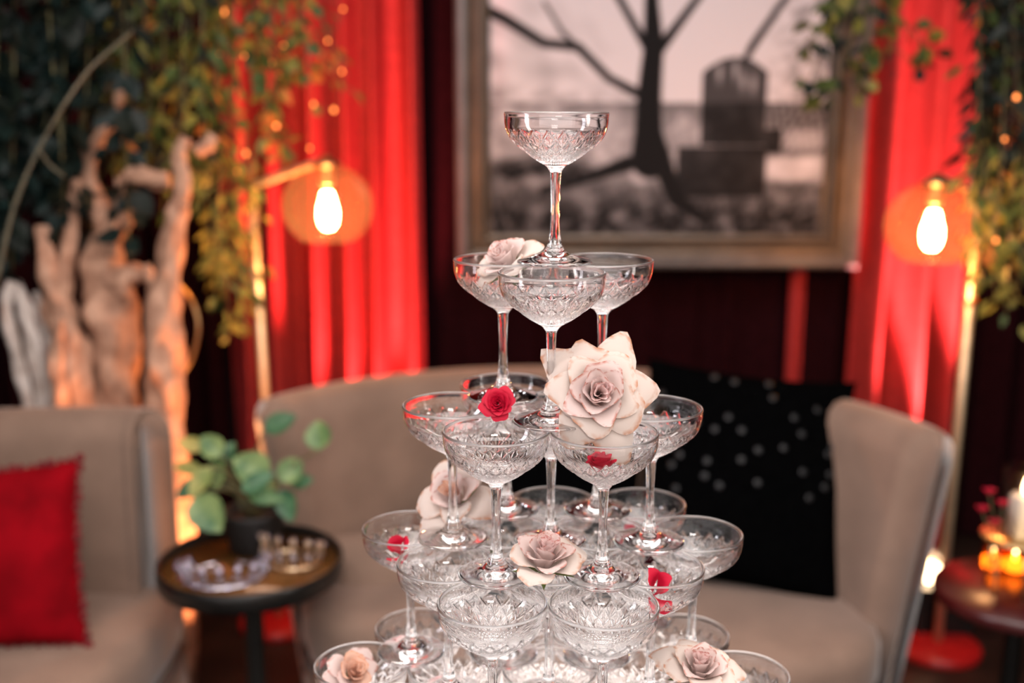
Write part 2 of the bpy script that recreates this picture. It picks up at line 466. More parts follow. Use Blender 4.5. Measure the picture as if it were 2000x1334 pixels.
def picture_lum(x, y):
    """the printed photograph, in its own pixel grid: a bare tree, a garden chair, sunlit lawn"""
    def seg(pts, w):
        d = 1e9 * np.ones_like(x)
        for (x0, y0, w0), (x1, y1, w1) in zip([(*p, ww) for p, ww in zip(pts, w)], [(*p, ww) for p, ww in zip(pts[1:], w[1:])]):
            vx, vy = x1 - x0, y1 - y0
            t = np.clip(((x - x0) * vx + (y - y0) * vy) / (vx * vx + vy * vy), 0, 1)
            dd = np.hypot(x - x0 - t * vx, y - y0 - t * vy) - (w0 + (w1 - w0) * t)
            d = np.minimum(d, dd)
        return np.clip(0.5 - d / 5.0, 0, 1)

    def blob(cx, cy_, rx, ry, p=2):
        return np.exp(-(np.abs((x - cx) / rx) ** p + np.abs((y - cy_) / ry) ** p))

    def noise(s, seed, dens=1.0):
        r = np.random.default_rng(seed)
        out = np.zeros_like(x)
        for _ in range(10):
            a = r.uniform(0, 2 * PI); k = 2 * PI / (s * r.uniform(0.6, 1.6))
            out += np.sin((x * math.cos(a) + y * math.sin(a)) * k + r.uniform(0, 6.28))
        return out / 10 ** 0.5
    n1, n2, n3 = noise(70, 1), noise(35, 2), noise(18, 3)
    L = np.where(y < 205, 0.95, 0.17)
    L = L - np.where(y < 205, 0.34 * np.clip((1235 - x) / 200, 0, 1) * np.clip((y + 60) / 160, 0, 1) * (0.7 + 0.5 * n1), 0)
    L = L - np.where(y < 205, 0.42 * np.clip((x - 1470) / 80, 0, 1) * np.clip(0.7 + 0.7 * n2, 0, 1.3), 0)
    L = L - 0.25 * np.clip(1 - np.abs(y - 195) / 30, 0, 1) * (x < 1240) * np.clip(0.6 + n2, 0, 1)
    L = L + np.where(y >= 205, 0.34 * blob(1030, 245, 100, 45) + 0.32 * blob(1180, 265, 70, 55) + 0.3 * blob(1330, 260, 35, 40)
                     + 0.3 * blob(1255, 325, 75, 30), 0)
    L = L + np.where(y >= 205, (np.clip(n1 - 0.1, 0, 1.2) * 0.20 + np.clip(n2 - 0.2, 0, 1) * 0.14) * np.where(y > 360, 0.6, 1.0) + n3 * 0.02, 0)
    L = L - np.where(y > 330, 0.15 * np.clip((y - 330) / 90, 0, 1), 0)
    L = L - 0.3 * blob(1080, 330, 140, 22, 4) * (0.6 + 0.4 * n2)
    L = np.where((y > 205) & (y < 300) & (x > 1500), 0.18 + 0.12 * n3, L)
    L = L + 0.40 * blob(1562, 275, 42, 20, 4)
    L = np.where(y > 300, L + 0.55 * blob(1542, 330, 62, 24, 6), L)
    dark = np.zeros_like(x)
    for pts, w in (([(1266, -260), (1262, 20), (1268, 100), (1262, 190), (1262, 260), (1268, 310)], [11, 14, 20, 24, 27, 40]),
                   ([(1110, -260), (1190, -5), (1235, 70), (1262, 110)], [5, 7, 8, 12]),
                   ([(1470, -260), (1362, -5), (1310, 65), (1276, 110)], [5, 7, 9, 12]),
                   ([(900, 10), (985, 50), (1060, 95), (1125, 102), (1185, 160), (1245, 190)], [12, 11, 9, 9, 8, 10]),
                   ([(1060, 20), (1095, 75), (1130, 108)], [3, 4, 6]),
                   ([(1560, -120), (1515, 10), (1455, 100), (1440, 130)], [4, 6, 8, 6]),
                   ([(1210, -260), (1262, -60)], [4, 9]), ([(1380, -260), (1268, -90)], [4, 9]),
                   ([(1225, 320), (1150, 345), (1060, 372)], [16, 10, 8]),
                   ([(1290, 320), (1320, 390), (1380, 430)], [20, 16, 10])):
        dark = np.maximum(dark, seg(pts, w))
    ch = ((x > 1362) & (x < 1488) & (y > 120 + ((x - 1425) / 62) ** 2 * 28) & (y < 285)) | \
         ((x > 1318) & (x < 1492) & (y > 288) & (y < 385)) | ((x > 1488) & (x < 1520) & (y > 255) & (y < 300))
    dark = np.maximum(dark, np.where(ch, 0.93, 0))
    for sx, sy in ((1395, 150), (1425, 145), (1440, 165), (1460, 170)):
        dark = dark - 0.45 * blob(sx, sy, 5, 16)
    dark = np.clip(dark, 0, 1)
    L = L * (1 - dark) + 0.012 * dark
    L = np.where(y > 395, np.minimum(L, 0.16 + 0.06 * n2), L)
    return np.clip(L, 0.015, 0.9)


nx_, nz_ = 300, 240
gx, gz = np.meshgrid(np.linspace(IX0 - 0.004, IX1 + 0.004, nx_), np.linspace(IZB - 0.004, IZT + 0.004, nz_))
V = np.stack([gx.ravel() - base.x, np.full(gx.size, D_P - 0.008 - base.y), gz.ravel() - base.z], 1)
idx = np.arange(nx_ * nz_).reshape(nz_, nx_)
Fq = np.stack([idx[:-1, :-1], idx[:-1, 1:], idx[1:, 1:], idx[1:, :-1]], -1).reshape(-1, 4)
me = mesh('print', V.tolist(), Fq.tolist())
pxg = 960 + (gx - IX0) / (IX1 - IX0) * 640
pyg = 457 - (gz - IZB) / (IX1 - IX0) * 640
Lm = picture_lum(pxg.ravel(), pyg.ravel())
cc = np.ones((Lm.size, 4)); cc[:, 0] = Lm * 0.74; cc[:, 1] = Lm * 0.715; cc[:, 2] = Lm * 0.78
ca = me.color_attributes.new('ink', 'FLOAT_COLOR', 'POINT'); ca.data.foreach_set('color', cc.ravel().astype(np.float32))
pm, nt, b = new_mat('photo_print')
a_ = nt.nodes.new('ShaderNodeAttribute'); a_.attribute_name = 'ink'
nt.links.new(a_.outputs['Color'], b.inputs['Base Color'])
b.inputs['Roughness'].default_value = 0.5
b.inputs['Specular IOR Level'].default_value = 0.04
link('print', me, pm, pic)
obj('backing_board', box((X0 + X1) / 2 - base.x, D_P + 0.008 - base.y, (ZB + ZT) / 2 - base.z, X1 - X0 - 0.02, 0.012, ZT - ZB - 0.02), M['black_metal'], pic, smooth=False)


# ------------------------------------------------------------------ seating
def sofa(name, label, cat, center, rot, a, b_back, thick, height, seat_a, seat_back, seat_front, seat_z, power=2.0, frac=1.0):
    t = thing(name, label, cat, center, (0, 0, rot))
    # back: a curved upholstered shell, rounded over the top and at both ends
    n = 56; V, F = [], []
    prof = [(0.0, 0.05), (0.0, 0.35), (0.0, height - 0.07)]
    for k in range(1, 8):
        an = PI * k / 8
        prof.append((-thick / 2 + thick / 2 * math.cos(an), height - 0.07 + 0.07 * math.sin(an)))
    prof += [(-thick, height - 0.07), (-thick * 1.05, 0.5), (-thick * 1.1, 0.35), (-thick, 0.05)]
    m = len(prof)
    for i in range(n + 1):
        s = -1 + 2 * i / n
        th = PI / 2 - s * PI / 2 * frac
        ct, st = math.cos(th), math.sin(th)
        ex = 2 / power
        px = a * math.copysign(abs(ct) ** ex, ct); py = b_back * (abs(st) ** ex - (math.cos(PI / 2 * frac) if frac < 1 else 0))
        nx, ny = ct / a, st / b_back
        l = math.hypot(nx, ny); nx, ny = nx / l, ny / l
        endr = min(1, math.sqrt(max(0, 1 - ((abs(s) - 0.95) / 0.05) ** 2)) if abs(s) > 0.95 else 1)
        for (q, z) in prof:
            kk = 0.85 + 0.15 * z / height if frac < 1 else 1.0
            q2 = -thick / 2 + (q + thick / 2) * max(endr, 0.05)
            lift = (1 - endr) * 0.03
            V.append(((px + nx * q2) * kk, py + ny * q2, z - (lift if z > 0.5 else 0)))
    for i in range(n):
        for k in range(m):
            k2 = (k + 1) % m
            F.append((i * m + k, i * m + k2, (i + 1) * m + k2, (i + 1) * m + k))
    F.append(tuple(range(m))); F.append(tuple(reversed(range(n * m, (n + 1) * m))))
    obj('backrest', (V, F), M['taupe'], t)

    def pad(z0, z1, r, sa, sb, sf, pw, crown):
        """rounded slab with an oval plan, flatter behind, bowed in front"""
        N = 64; prof = [(1 - r * 2, z0), (1 - r * 0.4, z0 + r * 0.1), (1, z0 + (z1 - z0) * 0.3), (1, z0 + (z1 - z0) * 0.7), (1 - r * 0.35, z1 - 0.012), (1 - r * 1.5, z1), (0.5, z1 + crown * 0.7), (0.2, z1 + crown)]
        VV, FF = [], []
        for (q, z) in prof:
            for k in range(N):
                an = 2 * PI * k / N; c, s_ = math.cos(an), math.sin(an)
                bb = sb if s_ > 0 else sf
                VV.append((q * sa * math.copysign(abs(c) ** (2 / pw), c), q * bb * math.copysign(abs(s_) ** (2 / pw), s_), z))
        for i in range(len(prof) - 1):
            for k in range(N):
                k2 = (k + 1) % N
                FF.append((i * N + k, i * N + k2, (i + 1) * N + k2, (i + 1) * N + k))
        FF.append(tuple(reversed(range(N)))); FF.append(tuple(range((len(prof) - 1) * N, len(prof) * N)))
        return VV, FF
    obj('seat_base', pad(0.05, seat_z - 0.15, 0.05, seat_a, seat_back, seat_front, 2.6, 0), M['taupe'], t)
    N = 64
    ring = []
    for k in range(N + 1):
        an = 2 * PI * k / N; c, s_ = math.cos(an), math.sin(an)
        ring.append((seat_a * 1.0 * math.copysign(abs(c) ** (2 / 2.6), c), (seat_back if s_ > 0 else seat_front) * math.copysign(abs(s_) ** (2 / 2.6), s_), seat_z - 0.143))
    obj('piping', tube(ring, 0.007, 6), M['taupe_dark'], t)
    obj('seat_cushion', pad(seat_z - 0.14, seat_z, 0.05, seat_a, seat_back, seat_front, 2.6, 0.015), M['taupe'], t)
    for sx in (-1, 1):
        for sy in (-1, 1):
            bb = seat_back if sy > 0 else -seat_front
            obj('foot', xf(lathe([(0.018, 0.0), (0.024, 0.055)], 12, True, True), Matrix.Translation((sx * seat_a * 0.62, bb * 0.62, 0))), M['black_metal'], t)
    return t


sofa('loveseat', 'taupe velvet loveseat with a high curved back behind the glass tower', 'sofa', (0.155, 2.26, 0), math.radians(-10),
     0.82, 0.72, 0.12, 0.85, 0.63, 0.33, 0.30, 0.44, frac=0.80)
sofa('armchair', 'taupe velvet armchair with straight back cut by the left edge', 'chair', (-1.20, 2.28, 0), math.radians(4),
     0.45, 0.10, 0.12, 0.845, 0.455, 0.02, 0.58, 0.43, power=4.5)


def pillow(w, h, th, n=26):
    V, F = [], []
    for side in (1, -1):
        for j in range(n + 1):
            for i in range(n + 1):
                u, v = -1 + 2 * i / n, -1 + 2 * j / n
                puff = (max(0, 1 - u * u) * max(0, 1 - v * v)) ** 0.42
                pin = 1 - 0.07 * (1 - abs(v) ** 2) * abs(u) ** 3
                pin2 = 1 - 0.07 * (1 - abs(u) ** 2) * abs(v) ** 3
                V.append((u * w / 2 * pin, side * th / 2 * puff, v * h / 2 * pin2))
    m = (n + 1) ** 2
    for j in range(n):
        for i in range(n):
            a = j * (n + 1) + i
            F.append((a, a + 1, a + n + 2, a + n + 1))
            F.append((m + a + n + 1, m + a + n + 2, m + a + 1, m + a))
    return V, F


# black cushion with grey sequin spots
pb = (at(1480, 1150, 2.27) + Vector((0, 0, 0)))
bp = thing('throw_pillow', 'large black cushion with faint grey spots leaning on the loveseat back', 'cushion', at(1446, 934, 2.36), (math.radians(-24), math.radians(5), math.radians(-9)))
obj('cover', pillow(0.47, 0.50, 0.15), M['black_fabric'], bp)
rr = random.Random(4)
sq = lathe([(0.0, -0.001), (0.007, -0.001), (0.009, 0.0), (0.007, 0.0015), (0.0, 0.002)], 8)
sqm = mesh('sequin', *xf(sq, Matrix.Rotation(PI / 2, 4, 'X')))
for j in range(8):
    for i in range(7):
        u = -0.84 + 0.28 * i + (0.14 if j % 2 else 0) + rr.uniform(-0.08, 0.08); v = -0.15 + 0.14 * j + rr.uniform(-0.05, 0.05)
        if abs(u) > 0.9 or abs(v) > 0.95 or rr.random() < 0.35: continue
        puff = (max(0, 1 - u * u) * max(0, 1 - v * v)) ** 0.42
        link('sequin', sqm, M['sequin'], bp, loc=(u * 0.232, -0.075 * puff - 0.001, v * 0.248), rot=(-v * 0.5, 0, u * 0.5))

dp = thing('throw_pillow', 'smaller black cushion on the loveseat, half hidden behind the glass tower', 'cushion', at(1100, 985, 2.35), (math.radians(-22), math.radians(8), math.radians(6)))
obj('cover', pillow(0.36, 0.30, 0.11), M['black_fabric'], dp)

# red cushion with bobble fringe
rp_ = thing('throw_pillow', 'crimson cushion with bobble fringe on the left armchair', 'cushion', at(-18, 1092, 2.07), (math.radians(-17), math.radians(-3), math.radians(6)))
obj('cover', pillow(0.36, 0.37, 0.15), M['red_fabric'], rp_)
V, F = [], []
s1 = lathe([(0, -1), (0.7, -0.7), (1, 0), (0.7, 0.7), (0, 1)], 8)
for k in range(76):
    s = k / 76 * 4; e = int(s); f = (s - e) * 2 - 1
    u, v = ((f, 1), (1, -f), (-f, -1), (-1, f))[e]
    pin = 1 - 0.07 * (1 - v * v) * abs(u) ** 3; pin2 = 1 - 0.07 * (1 - u * u) * abs(v) ** 3
    x, z = u * 0.183 * pin, v * 0.188 * pin2
    r = 0.0085 + 0.002 * math.sin(k * 1.7)
    q = xf(s1, Matrix.Translation((x, 0.004 * math.sin(k * 2.3), z)) @ Matrix.Scale(r, 4))
    nV = len(V); V += q[0]; F += [tuple(i + nV for i in ff) for ff in q[1]]
fr = obj('bobble_fringe', (V, F), M['pompom'], rp_); fr['kind'] = 'stuff'

# pale cushion at the left end of the loveseat
pc = thing('throw_pillow', 'taupe plush cushion at the left end of the loveseat, behind the glasses', 'cushion', at(775, 1128, 2.36), (math.radians(-20), math.radians(-4), math.radians(14)))
obj('cover', pillow(0.30, 0.24, 0.13), M['taupe'], pc)


# ------------------------------------------------------------------ globe lamps
def globe_lamp(label, foot, top, arm_end, globe_c, R):
    t = thing('floor_lamp', label, 'lamp', foot, (0, 0, 0), 'globe floor lamps by the red curtains')
    L = lambda p: Vector(p) - Vector(foot)
    obj('base', lathe([(0.0, 0.0), (0.115, 0.0), (0.118, 0.006), (0.117, 0.020), (0.110, 0.026), (0.02, 0.032), (0.0, 0.032)], 40), M['red_lit_base'], t)
    obj('pole', tube([L(foot) + Vector((0, 0, 0.025)), L(top)], 0.0125, 12), M['brass_pale'], t)
    obj('arm', tube(spline([L(top) - Vector((0, 0, 0.004)), L(top) + (L(arm_end) - L(top)) * 0.5, L(arm_end)], 4), 0.0105, 12), M['brass_pale'], t)
    g = L(globe_c)
    prof = []
    a0, a1 = 0.30, PI - 0.62
    for k in range(25):
        an = a0 + (a1 - a0) * k / 24
        prof.append((R * math.sin(an), R * 0.93 * math.cos(an)))
    prof = prof[::-1]
    inner = [(r * 0.975, z * 0.975) for r, z in prof[::-1]]
    obj('globe_shade', xf(lathe(prof + inner + [prof[0]], 48), Matrix.Translation(g)), M['globe'], t)
    cap = xf(lathe([(0.0, R * 0.82), (R * 0.30, R * 0.86), (R * 0.33, R * 0.90), (R * 0.25, R * 0.96), (0.014, R * 1.03), (0.012, R * 1.10), (0, R * 1.10)], 32), Matrix.Translation(g))
    obj('cap', cap, M['brass'], t)
    obj('cord', tube([L(arm_end) - Vector((0, 0, 0.005)), g + Vector((0, 0, R * 1.06))], 0.004, 8), M['black_metal'], t)
    so = xf(lathe([(0.0, R * 0.42), (0.017, R * 0.43), (0.019, R * 0.5), (0.019, R * 0.80), (0.012, R * 0.86), (0, R * 0.86)], 20), Matrix.Translation(g))
    so_o = obj('socket', so, M['brass_pale'], t)
    bl = xf(lathe([(0.0, -0.052), (0.012, -0.050), (0.021, -0.038), (0.025, -0.018), (0.024, 0.002), (0.017, 0.026), (0.012, 0.045), (0.0, 0.046)], 24), Matrix.Translation(g + Vector((0, 0, -0.01))))
    obj('bulb', bl, M['bulb'], so_o)
    return t


DL = 2.93
ft = atz(550, 1212, 0.012)
tp = Vector((ft.x, ft.y, at(490, 362, ft.y).z))
tp.x = at(490, 362, ft.y).x
ft.x = at(547, 1212, ft.y).x
ae = at(605, 312, ft.y - 0.06)
gc = at(640, 402, ft.y - 0.09)
globe_lamp('brass floor lamp with glowing glass globe left of the picture', (ft.x, ft.y, 0), tp, Vector((gc.x, gc.y, ae.z)), gc, 0.119)
fr_ = atz(1830, 1262, 0.012)
tr_ = at(1907, 470, fr_.y)
gr = at(1822, 440, fr_.y - 0.08)
ar = at(1822, 345, fr_.y - 0.08)
tr_.z = ar.z - 0.05
globe_lamp('brass floor lamp with glowing glass globe right of the picture', (fr_.x, fr_.y, 0), tr_, Vector((gr.x, gr.y, ar.z)), gr, 0.117)

# ------------------------------------------------------------------ side table, plant, tiaras
TZ = 0.55
tc_ = atz(490, 1105, TZ)
TR = 0.187
st = thing('side_table', 'small round black side table with amber top and raised rim', 'table', (tc_.x, tc_.y, 0))
obj('table_top', xf(lathe([(0.0, -0.012), (TR - 0.004, -0.012), (TR - 0.004, 0.0), (0.0, 0.0)], 64), Matrix.Translation((0, 0, TZ))), M['tray_amber'], st)
obj('rim', xf(lathe([(TR - 0.004, -0.018), (TR + 0.004, -0.018), (TR + 0.004, 0.018), (TR + 0.001, 0.021), (TR - 0.003, 0.018), (TR - 0.003, -0.018)], 64), Matrix.Translation((0, 0, TZ))), M['black_metal'], st)
obj('pedestal', lathe([(0.0, 0.02), (0.03, 0.022), (0.022, 0.06), (0.020, 0.45), (0.035, 0.50), (0.10, 0.535), (0.10, 0.538), (0, 0.538)], 24), M['black_metal'], st)
obj('foot_plate', lathe([(0.0, 0.0), (0.14, 0.0), (0.143, 0.008), (0.135, 0.018), (0.0, 0.024)], 40), M['black_metal'], st)


def leaf_geo(L, W, cup=0.15, droop=0.2, pointed=1.0, nu=4, nv=7):
    V, F = [], []
    for j in range(nv + 1):
        v = j / nv
        w = W / 2 * (math.sin(PI * v ** 0.8) ** (0.7 if pointed < 1 else 1.0)) + W * 0.015
        for i in range(nu + 1):
            u = -1 + 2 * i / nu
            V.append((u * w, v * L, cup * W * (u * u) * (w / W * 2) - droop * L * v * v))
    for j in range(nv):
        for i in range(nu):
            a = j * (nu + 1) + i
            F.append((a, a + 1, a + nu + 2, a + nu + 1))
    return V, F


pot_c = Vector((at(492, 1000, tc_.y + 0.07).x, tc_.y + 0.088, TZ))
pl = thing('potted_plant', 'leafy green plant in a black pot on the round side table', 'plant', pot_c)
obj('pot', lathe([(0.0, 0.0), (0.048, 0.0), (0.055, 0.01), (0.066, 0.085), (0.068, 0.092), (0.062, 0.092), (0.058, 0.075), (0.0, 0.072)], 40), M['black_pot'], pl)
obj('soil', lathe([(0.0585, 0.074), (0.03, 0.082), (0.0, 0.084)], 24), M['floor'], pl)
# (tip-centre px, py, depth offset, length, width, material, facing)
pot_leaves = [((408, 1003), -0.07, 0.092, 0.074, 'pot_leaf', 215), ((412, 870), -0.02, 0.062, 0.050, 'pot_leaf', 40), ((545, 825), 0.02, 0.075, 0.046, 'pot_leaf_dark', -60),
              ((618, 850), -0.03, 0.066, 0.056, 'pot_leaf', 10), ((490, 912), -0.05, 0.085, 0.070, 'pot_leaf', 60), ((500, 940), -0.08, 0.075, 0.040, 'pot_leaf_dark', -55),
              ((362, 912), -0.02, 0.070, 0.030, 'pot_leaf_yellow', 80), ((372, 868), 0.02, 0.058, 0.034, 'pot_leaf_yellow', 75), ((395, 940), -0.04, 0.075, 0.040, 'pot_leaf_yellow', 150),
              ((415, 920), -0.03, 0.080, 0.042, 'pot_leaf', 10), ((515, 945), -0.02, 0.060, 0.048, 'pot_leaf_yellow', -100), ((565, 918), -0.03, 0.066, 0.052, 'pot_leaf', -40),
              ((565, 985), -0.05, 0.072, 0.046, 'pot_leaf_dark', -160), ((520, 970), -0.07, 0.075, 0.036, 'pot_leaf', -100), ((372, 955), -0.03, 0.060, 0.036, 'pot_leaf_dark', 130),
              ((440, 885), 0.02, 0.055, 0.036, 'pot_leaf_dark', -20), ((590, 940), 0.0, 0.05, 0.035, 'pot_leaf_dark', -80)]
for k, ((px, py), dd, Lf, Wf, mt, ang) in enumerate(pot_leaves):
    c = at(px, py, pot_c.y + dd) - pot_c
    root = Vector((0.02 * math.sin(k * 2.4), 0.02 * math.cos(k * 2.4), 0.082))
    a = math.radians(ang)
    d = Vector((-math.sin(a), 0.0, math.cos(a)))          # along the leaf, in the plane facing the viewer
    start = c - d * Lf / 2
    mid = (root + start) / 2 + Vector((0, 0, 0.03))
    s = obj('stalk', tube(spline([root, mid, start], 4), 0.0022, 6), M['stem'], pl)
    g = leaf_geo(Lf, Wf, 0.15, 0.12, 0.5, 4, 8)
    nrm = Vector((0.25 * math.sin(k * 1.9), -1, 0.55)).normalized()
    y = (d - nrm * d.dot(nrm)).normalized(); x = y.cross(nrm)
    Mx = Matrix((x, y, nrm)).transposed().to_4x4(); Mx.translation = start
    obj('leaf', xf(g, Mx), M[mt], s)


def tiara(label, center, rz, R, h, npts, met, stone, tilt):
    t = thing('tiara', label, 'tiara', center, (tilt, 0, rz), 'jewelled tiaras on the side table')
    a0, a1 = -PI * 0.92, PI * 0.92
    band = [(R * math.sin(a0 + (a1 - a0) * k / 40), -R * 0.85 * math.cos(a0 + (a1 - a0) * k / 40), 0.004) for k in range(41)]
    obj('band', tube(band, 0.0042, 6), M[met], t)
    sph = lathe([(0, -1), (0.75, -0.6), (1, 0.0), (0.6, 0.7), (0, 1)], 7)
    sm = mesh('stone', *sph, smooth=False)
    for k in range(npts):
        s = (k + 0.5) / npts; an = a0 * 0.8 + (a1 - a0) * 0.8 * s
        hh = h * (0.45 + 0.55 * math.cos((s - 0.5) * PI) ** 1.2)
        p = lambda da, q: Vector((R * math.sin(an + da) * (1 + 0.12 * q), -R * 0.85 * math.cos(an + da) * (1 + 0.12 * q), 0.004 + hh * q))
        w = 0.8 * (a1 - a0) * 0.8 / npts / 2
        pt_o = obj('point', tube(spline([p(-w, 0), p(-w * 0.55, 0.45), p(0, 1.0), p(w * 0.55, 0.45), p(w, 0)], 4), 0.0026, 5), M[met], t)
        link('stone', sm, M[stone], pt_o, loc=p(0, 1.0), scale=(0.0085,) * 3)
        link('stone', sm, M[stone], pt_o, loc=p(0, 0.45), scale=(0.009, 0.009, 0.012))
        link('stone', sm, M[stone], pt_o, loc=p(w, 0.06), scale=(0.0065,) * 3)
    return t


c1 = atz(438, 1128, TZ); tiara('silver tiara with sparkling clear stones at the front of the side table', (c1.x, c1.y, TZ + 0.001), 0.15, 0.078, 0.045, 11, 'silver', 'crystal', 0)
c2 = atz(572, 1098, TZ); tiara('soft gold tiara with tall points at the back of the side table', (c2.x, c2.y, TZ + 0.001), -0.35, 0.058, 0.068, 9, 'gold', 'crystal', 0)


# ------------------------------------------------------------------ driftwood
def driftwood(label, mat, pieces, D, group='driftwood branches behind the armchair'):
    x = at(pieces[0][0][0][0], 700, D).x
    t = thing('driftwood', label, 'driftwood', (x, D, 0))
    for k, (pts, rad, dd) in enumerate(pieces):
        P = [at(p[0], p[1], D + dd + (p[2] if len(p) > 2 else 0)) - Vector(t.location) for p in pts]
        S = spline(P, 7)
        n = len(S)
        rs = np.interp(np.linspace(0, 1, n), np.linspace(0, 1, len(rad)), rad)
        obj('trunk' if k == 0 else 'branch', tube(S, list(rs), 18, 0.34, k + int(x * 50)), M[mat], t)
    return t


def px_r(r, D): return r * (D * 0.985 + 0.1) / F_PX


def rads(D, *r): return [px_r(q, D) for q in r]


DD = 2.62
driftwood('tall thick driftwood trunk right of the group behind the armchair', 'driftwood',
          [([(352, 1330), (338, 1000), (328, 860), (322, 740), (318, 640), (330, 540), (340, 440), (352, 392)], rads(DD, 38, 34, 34, 36, 34, 24, 20, 17), 0),
           ([(325, 600, 0), (300, 560, .02), (285, 520, .05)], rads(DD, 20, 13, 8), 0),
           ([(345, 430), (356, 360), (352, 300), (362, 268)], rads(DD, 15, 15, 13, 10), 0.02)], DD)
driftwood('broad rough driftwood stump in the middle behind the armchair', 'driftwood',
          [([(220, 1250), (222, 900), (225, 790), (222, 690), (215, 590), (205, 500), (215, 430)], rads(DD, 45, 46, 46, 46, 48, 36, 20), 0),
           ([(225, 560), (258, 535), (296, 540)], rads(DD, 32, 20, 8), -0.03),
           ([(215, 480), (190, 400), (172, 320), (215, 240), (250, 150)], rads(DD, 22, 17, 16, 13, 9), 0.0),
           ([(210, 470), (240, 420), (258, 400)], rads(DD, 24, 20, 9), -0.02)], DD + 0.10)
driftwood('leaning driftwood limb bending left behind the armchair', 'driftwood',
          [([(165, 1250), (160, 900), (158, 780), (140, 680), (115, 600), (95, 520), (85, 440)], rads(DD, 26, 26, 26, 32, 28, 20, 12), 0),
           ([(118, 600), (128, 520), (140, 430), (150, 350)], rads(DD, 22, 17, 12, 8), 0.02),
           ([(128, 900), (118, 780), (112, 700), (120, 620)], rads(DD, 16, 15, 14, 8), -0.04)], DD + 0.04)
driftwood('slim bleached driftwood branch at far left behind the armchair', 'driftwood_pale',
          [([(62, 1250), (60, 900), (55, 790), (35, 700), (12, 610), (22, 550)], rads(DD, 11, 11, 11, 12, 11, 9), 0),
           ([(85, 1000), (85, 790), (72, 690), (50, 610), (30, 550)], rads(DD, 15, 15, 18, 15, 9), 0.03),
           ([(100, 1000), (104, 790), (88, 650), (70, 570)], rads(DD, 10, 10, 9, 6), 0.06)], DD + 0.02)
driftwood('short driftwood knots lit orange above the armchair', 'driftwood',
          [([(330, 350), (300, 352), (265, 340), (240, 350)], rads(DD, 17, 17, 15, 10), 0.02),
           ([(385, 298), (405, 282), (418, 265)], rads(DD, 12, 13, 11), 0.02),
           ([(240, 350), (225, 420), (215, 500)], rads(DD, 12, 14, 16), 0.05)], DD + 0.02)
tw = [at(0, 520, 2.2), at(20, 430, 2.2), at(48, 350, 2.2), at(82, 280, 2.2), at(128, 200, 2.2), at(180, 130, 2.25), at(260, 60, 2.3)]
t = thing('bare_twig', 'thin pale bare twig curving up in front of the dark greenery at left', 'twig', at(0, 520, 2.2))
sp = [p - t.location for p in spline([at(-60, 760, 2.2), at(-25, 620, 2.2)] + tw, 6)]
obj('stem', tube(sp, list(np.linspace(0.006, 0.0025, len(sp))), 8, 0.1), M['twig'], t)
sp = [p - t.location for p in spline([at(75, 290, 2.2), at(95, 320, 2.22), at(125, 345, 2.24)], 5)]
obj('side_shoot', tube(sp, 0.0035, 6), M['twig'], t)
t = thing('dry_vine', 'thin golden dry vine arching beside the thick driftwood trunk', 'vine', at(352, 900, 2.66))
sp = [p - t.location for p in spline([at(335, 900, 2.64), at(345, 760, 2.66), at(375, 700, 2.66), at(388, 640, 2.66), at(376, 590, 2.66), at(350, 555, 2.64)], 6)]
obj('stem', tube(sp, 0.0045, 8), M['brass'], t)

# ------------------------------------------------------------------ hanging greenery
LEAF = {'round': mesh('leaf_round', *leaf_geo(1.0, 0.75, 0.15, 0.1, 0.5, 2, 4)),
        'oval': mesh('leaf_oval', *leaf_geo(1.0, 0.48, 0.15, 0.15, 1.0, 2, 4)),
        'slim': mesh('leaf_slim', *leaf_geo(1.0, 0.26, 0.1, 0.2, 1.0, 2, 4))}
LMESH = {}


def leaf_mesh(kind, mt):
    if (kind, mt) not in LMESH:
        m = LEAF[kind].copy(); m.materials.append(M[mt]); LMESH[(kind, mt)] = m
    return LMESH[(kind, mt)]


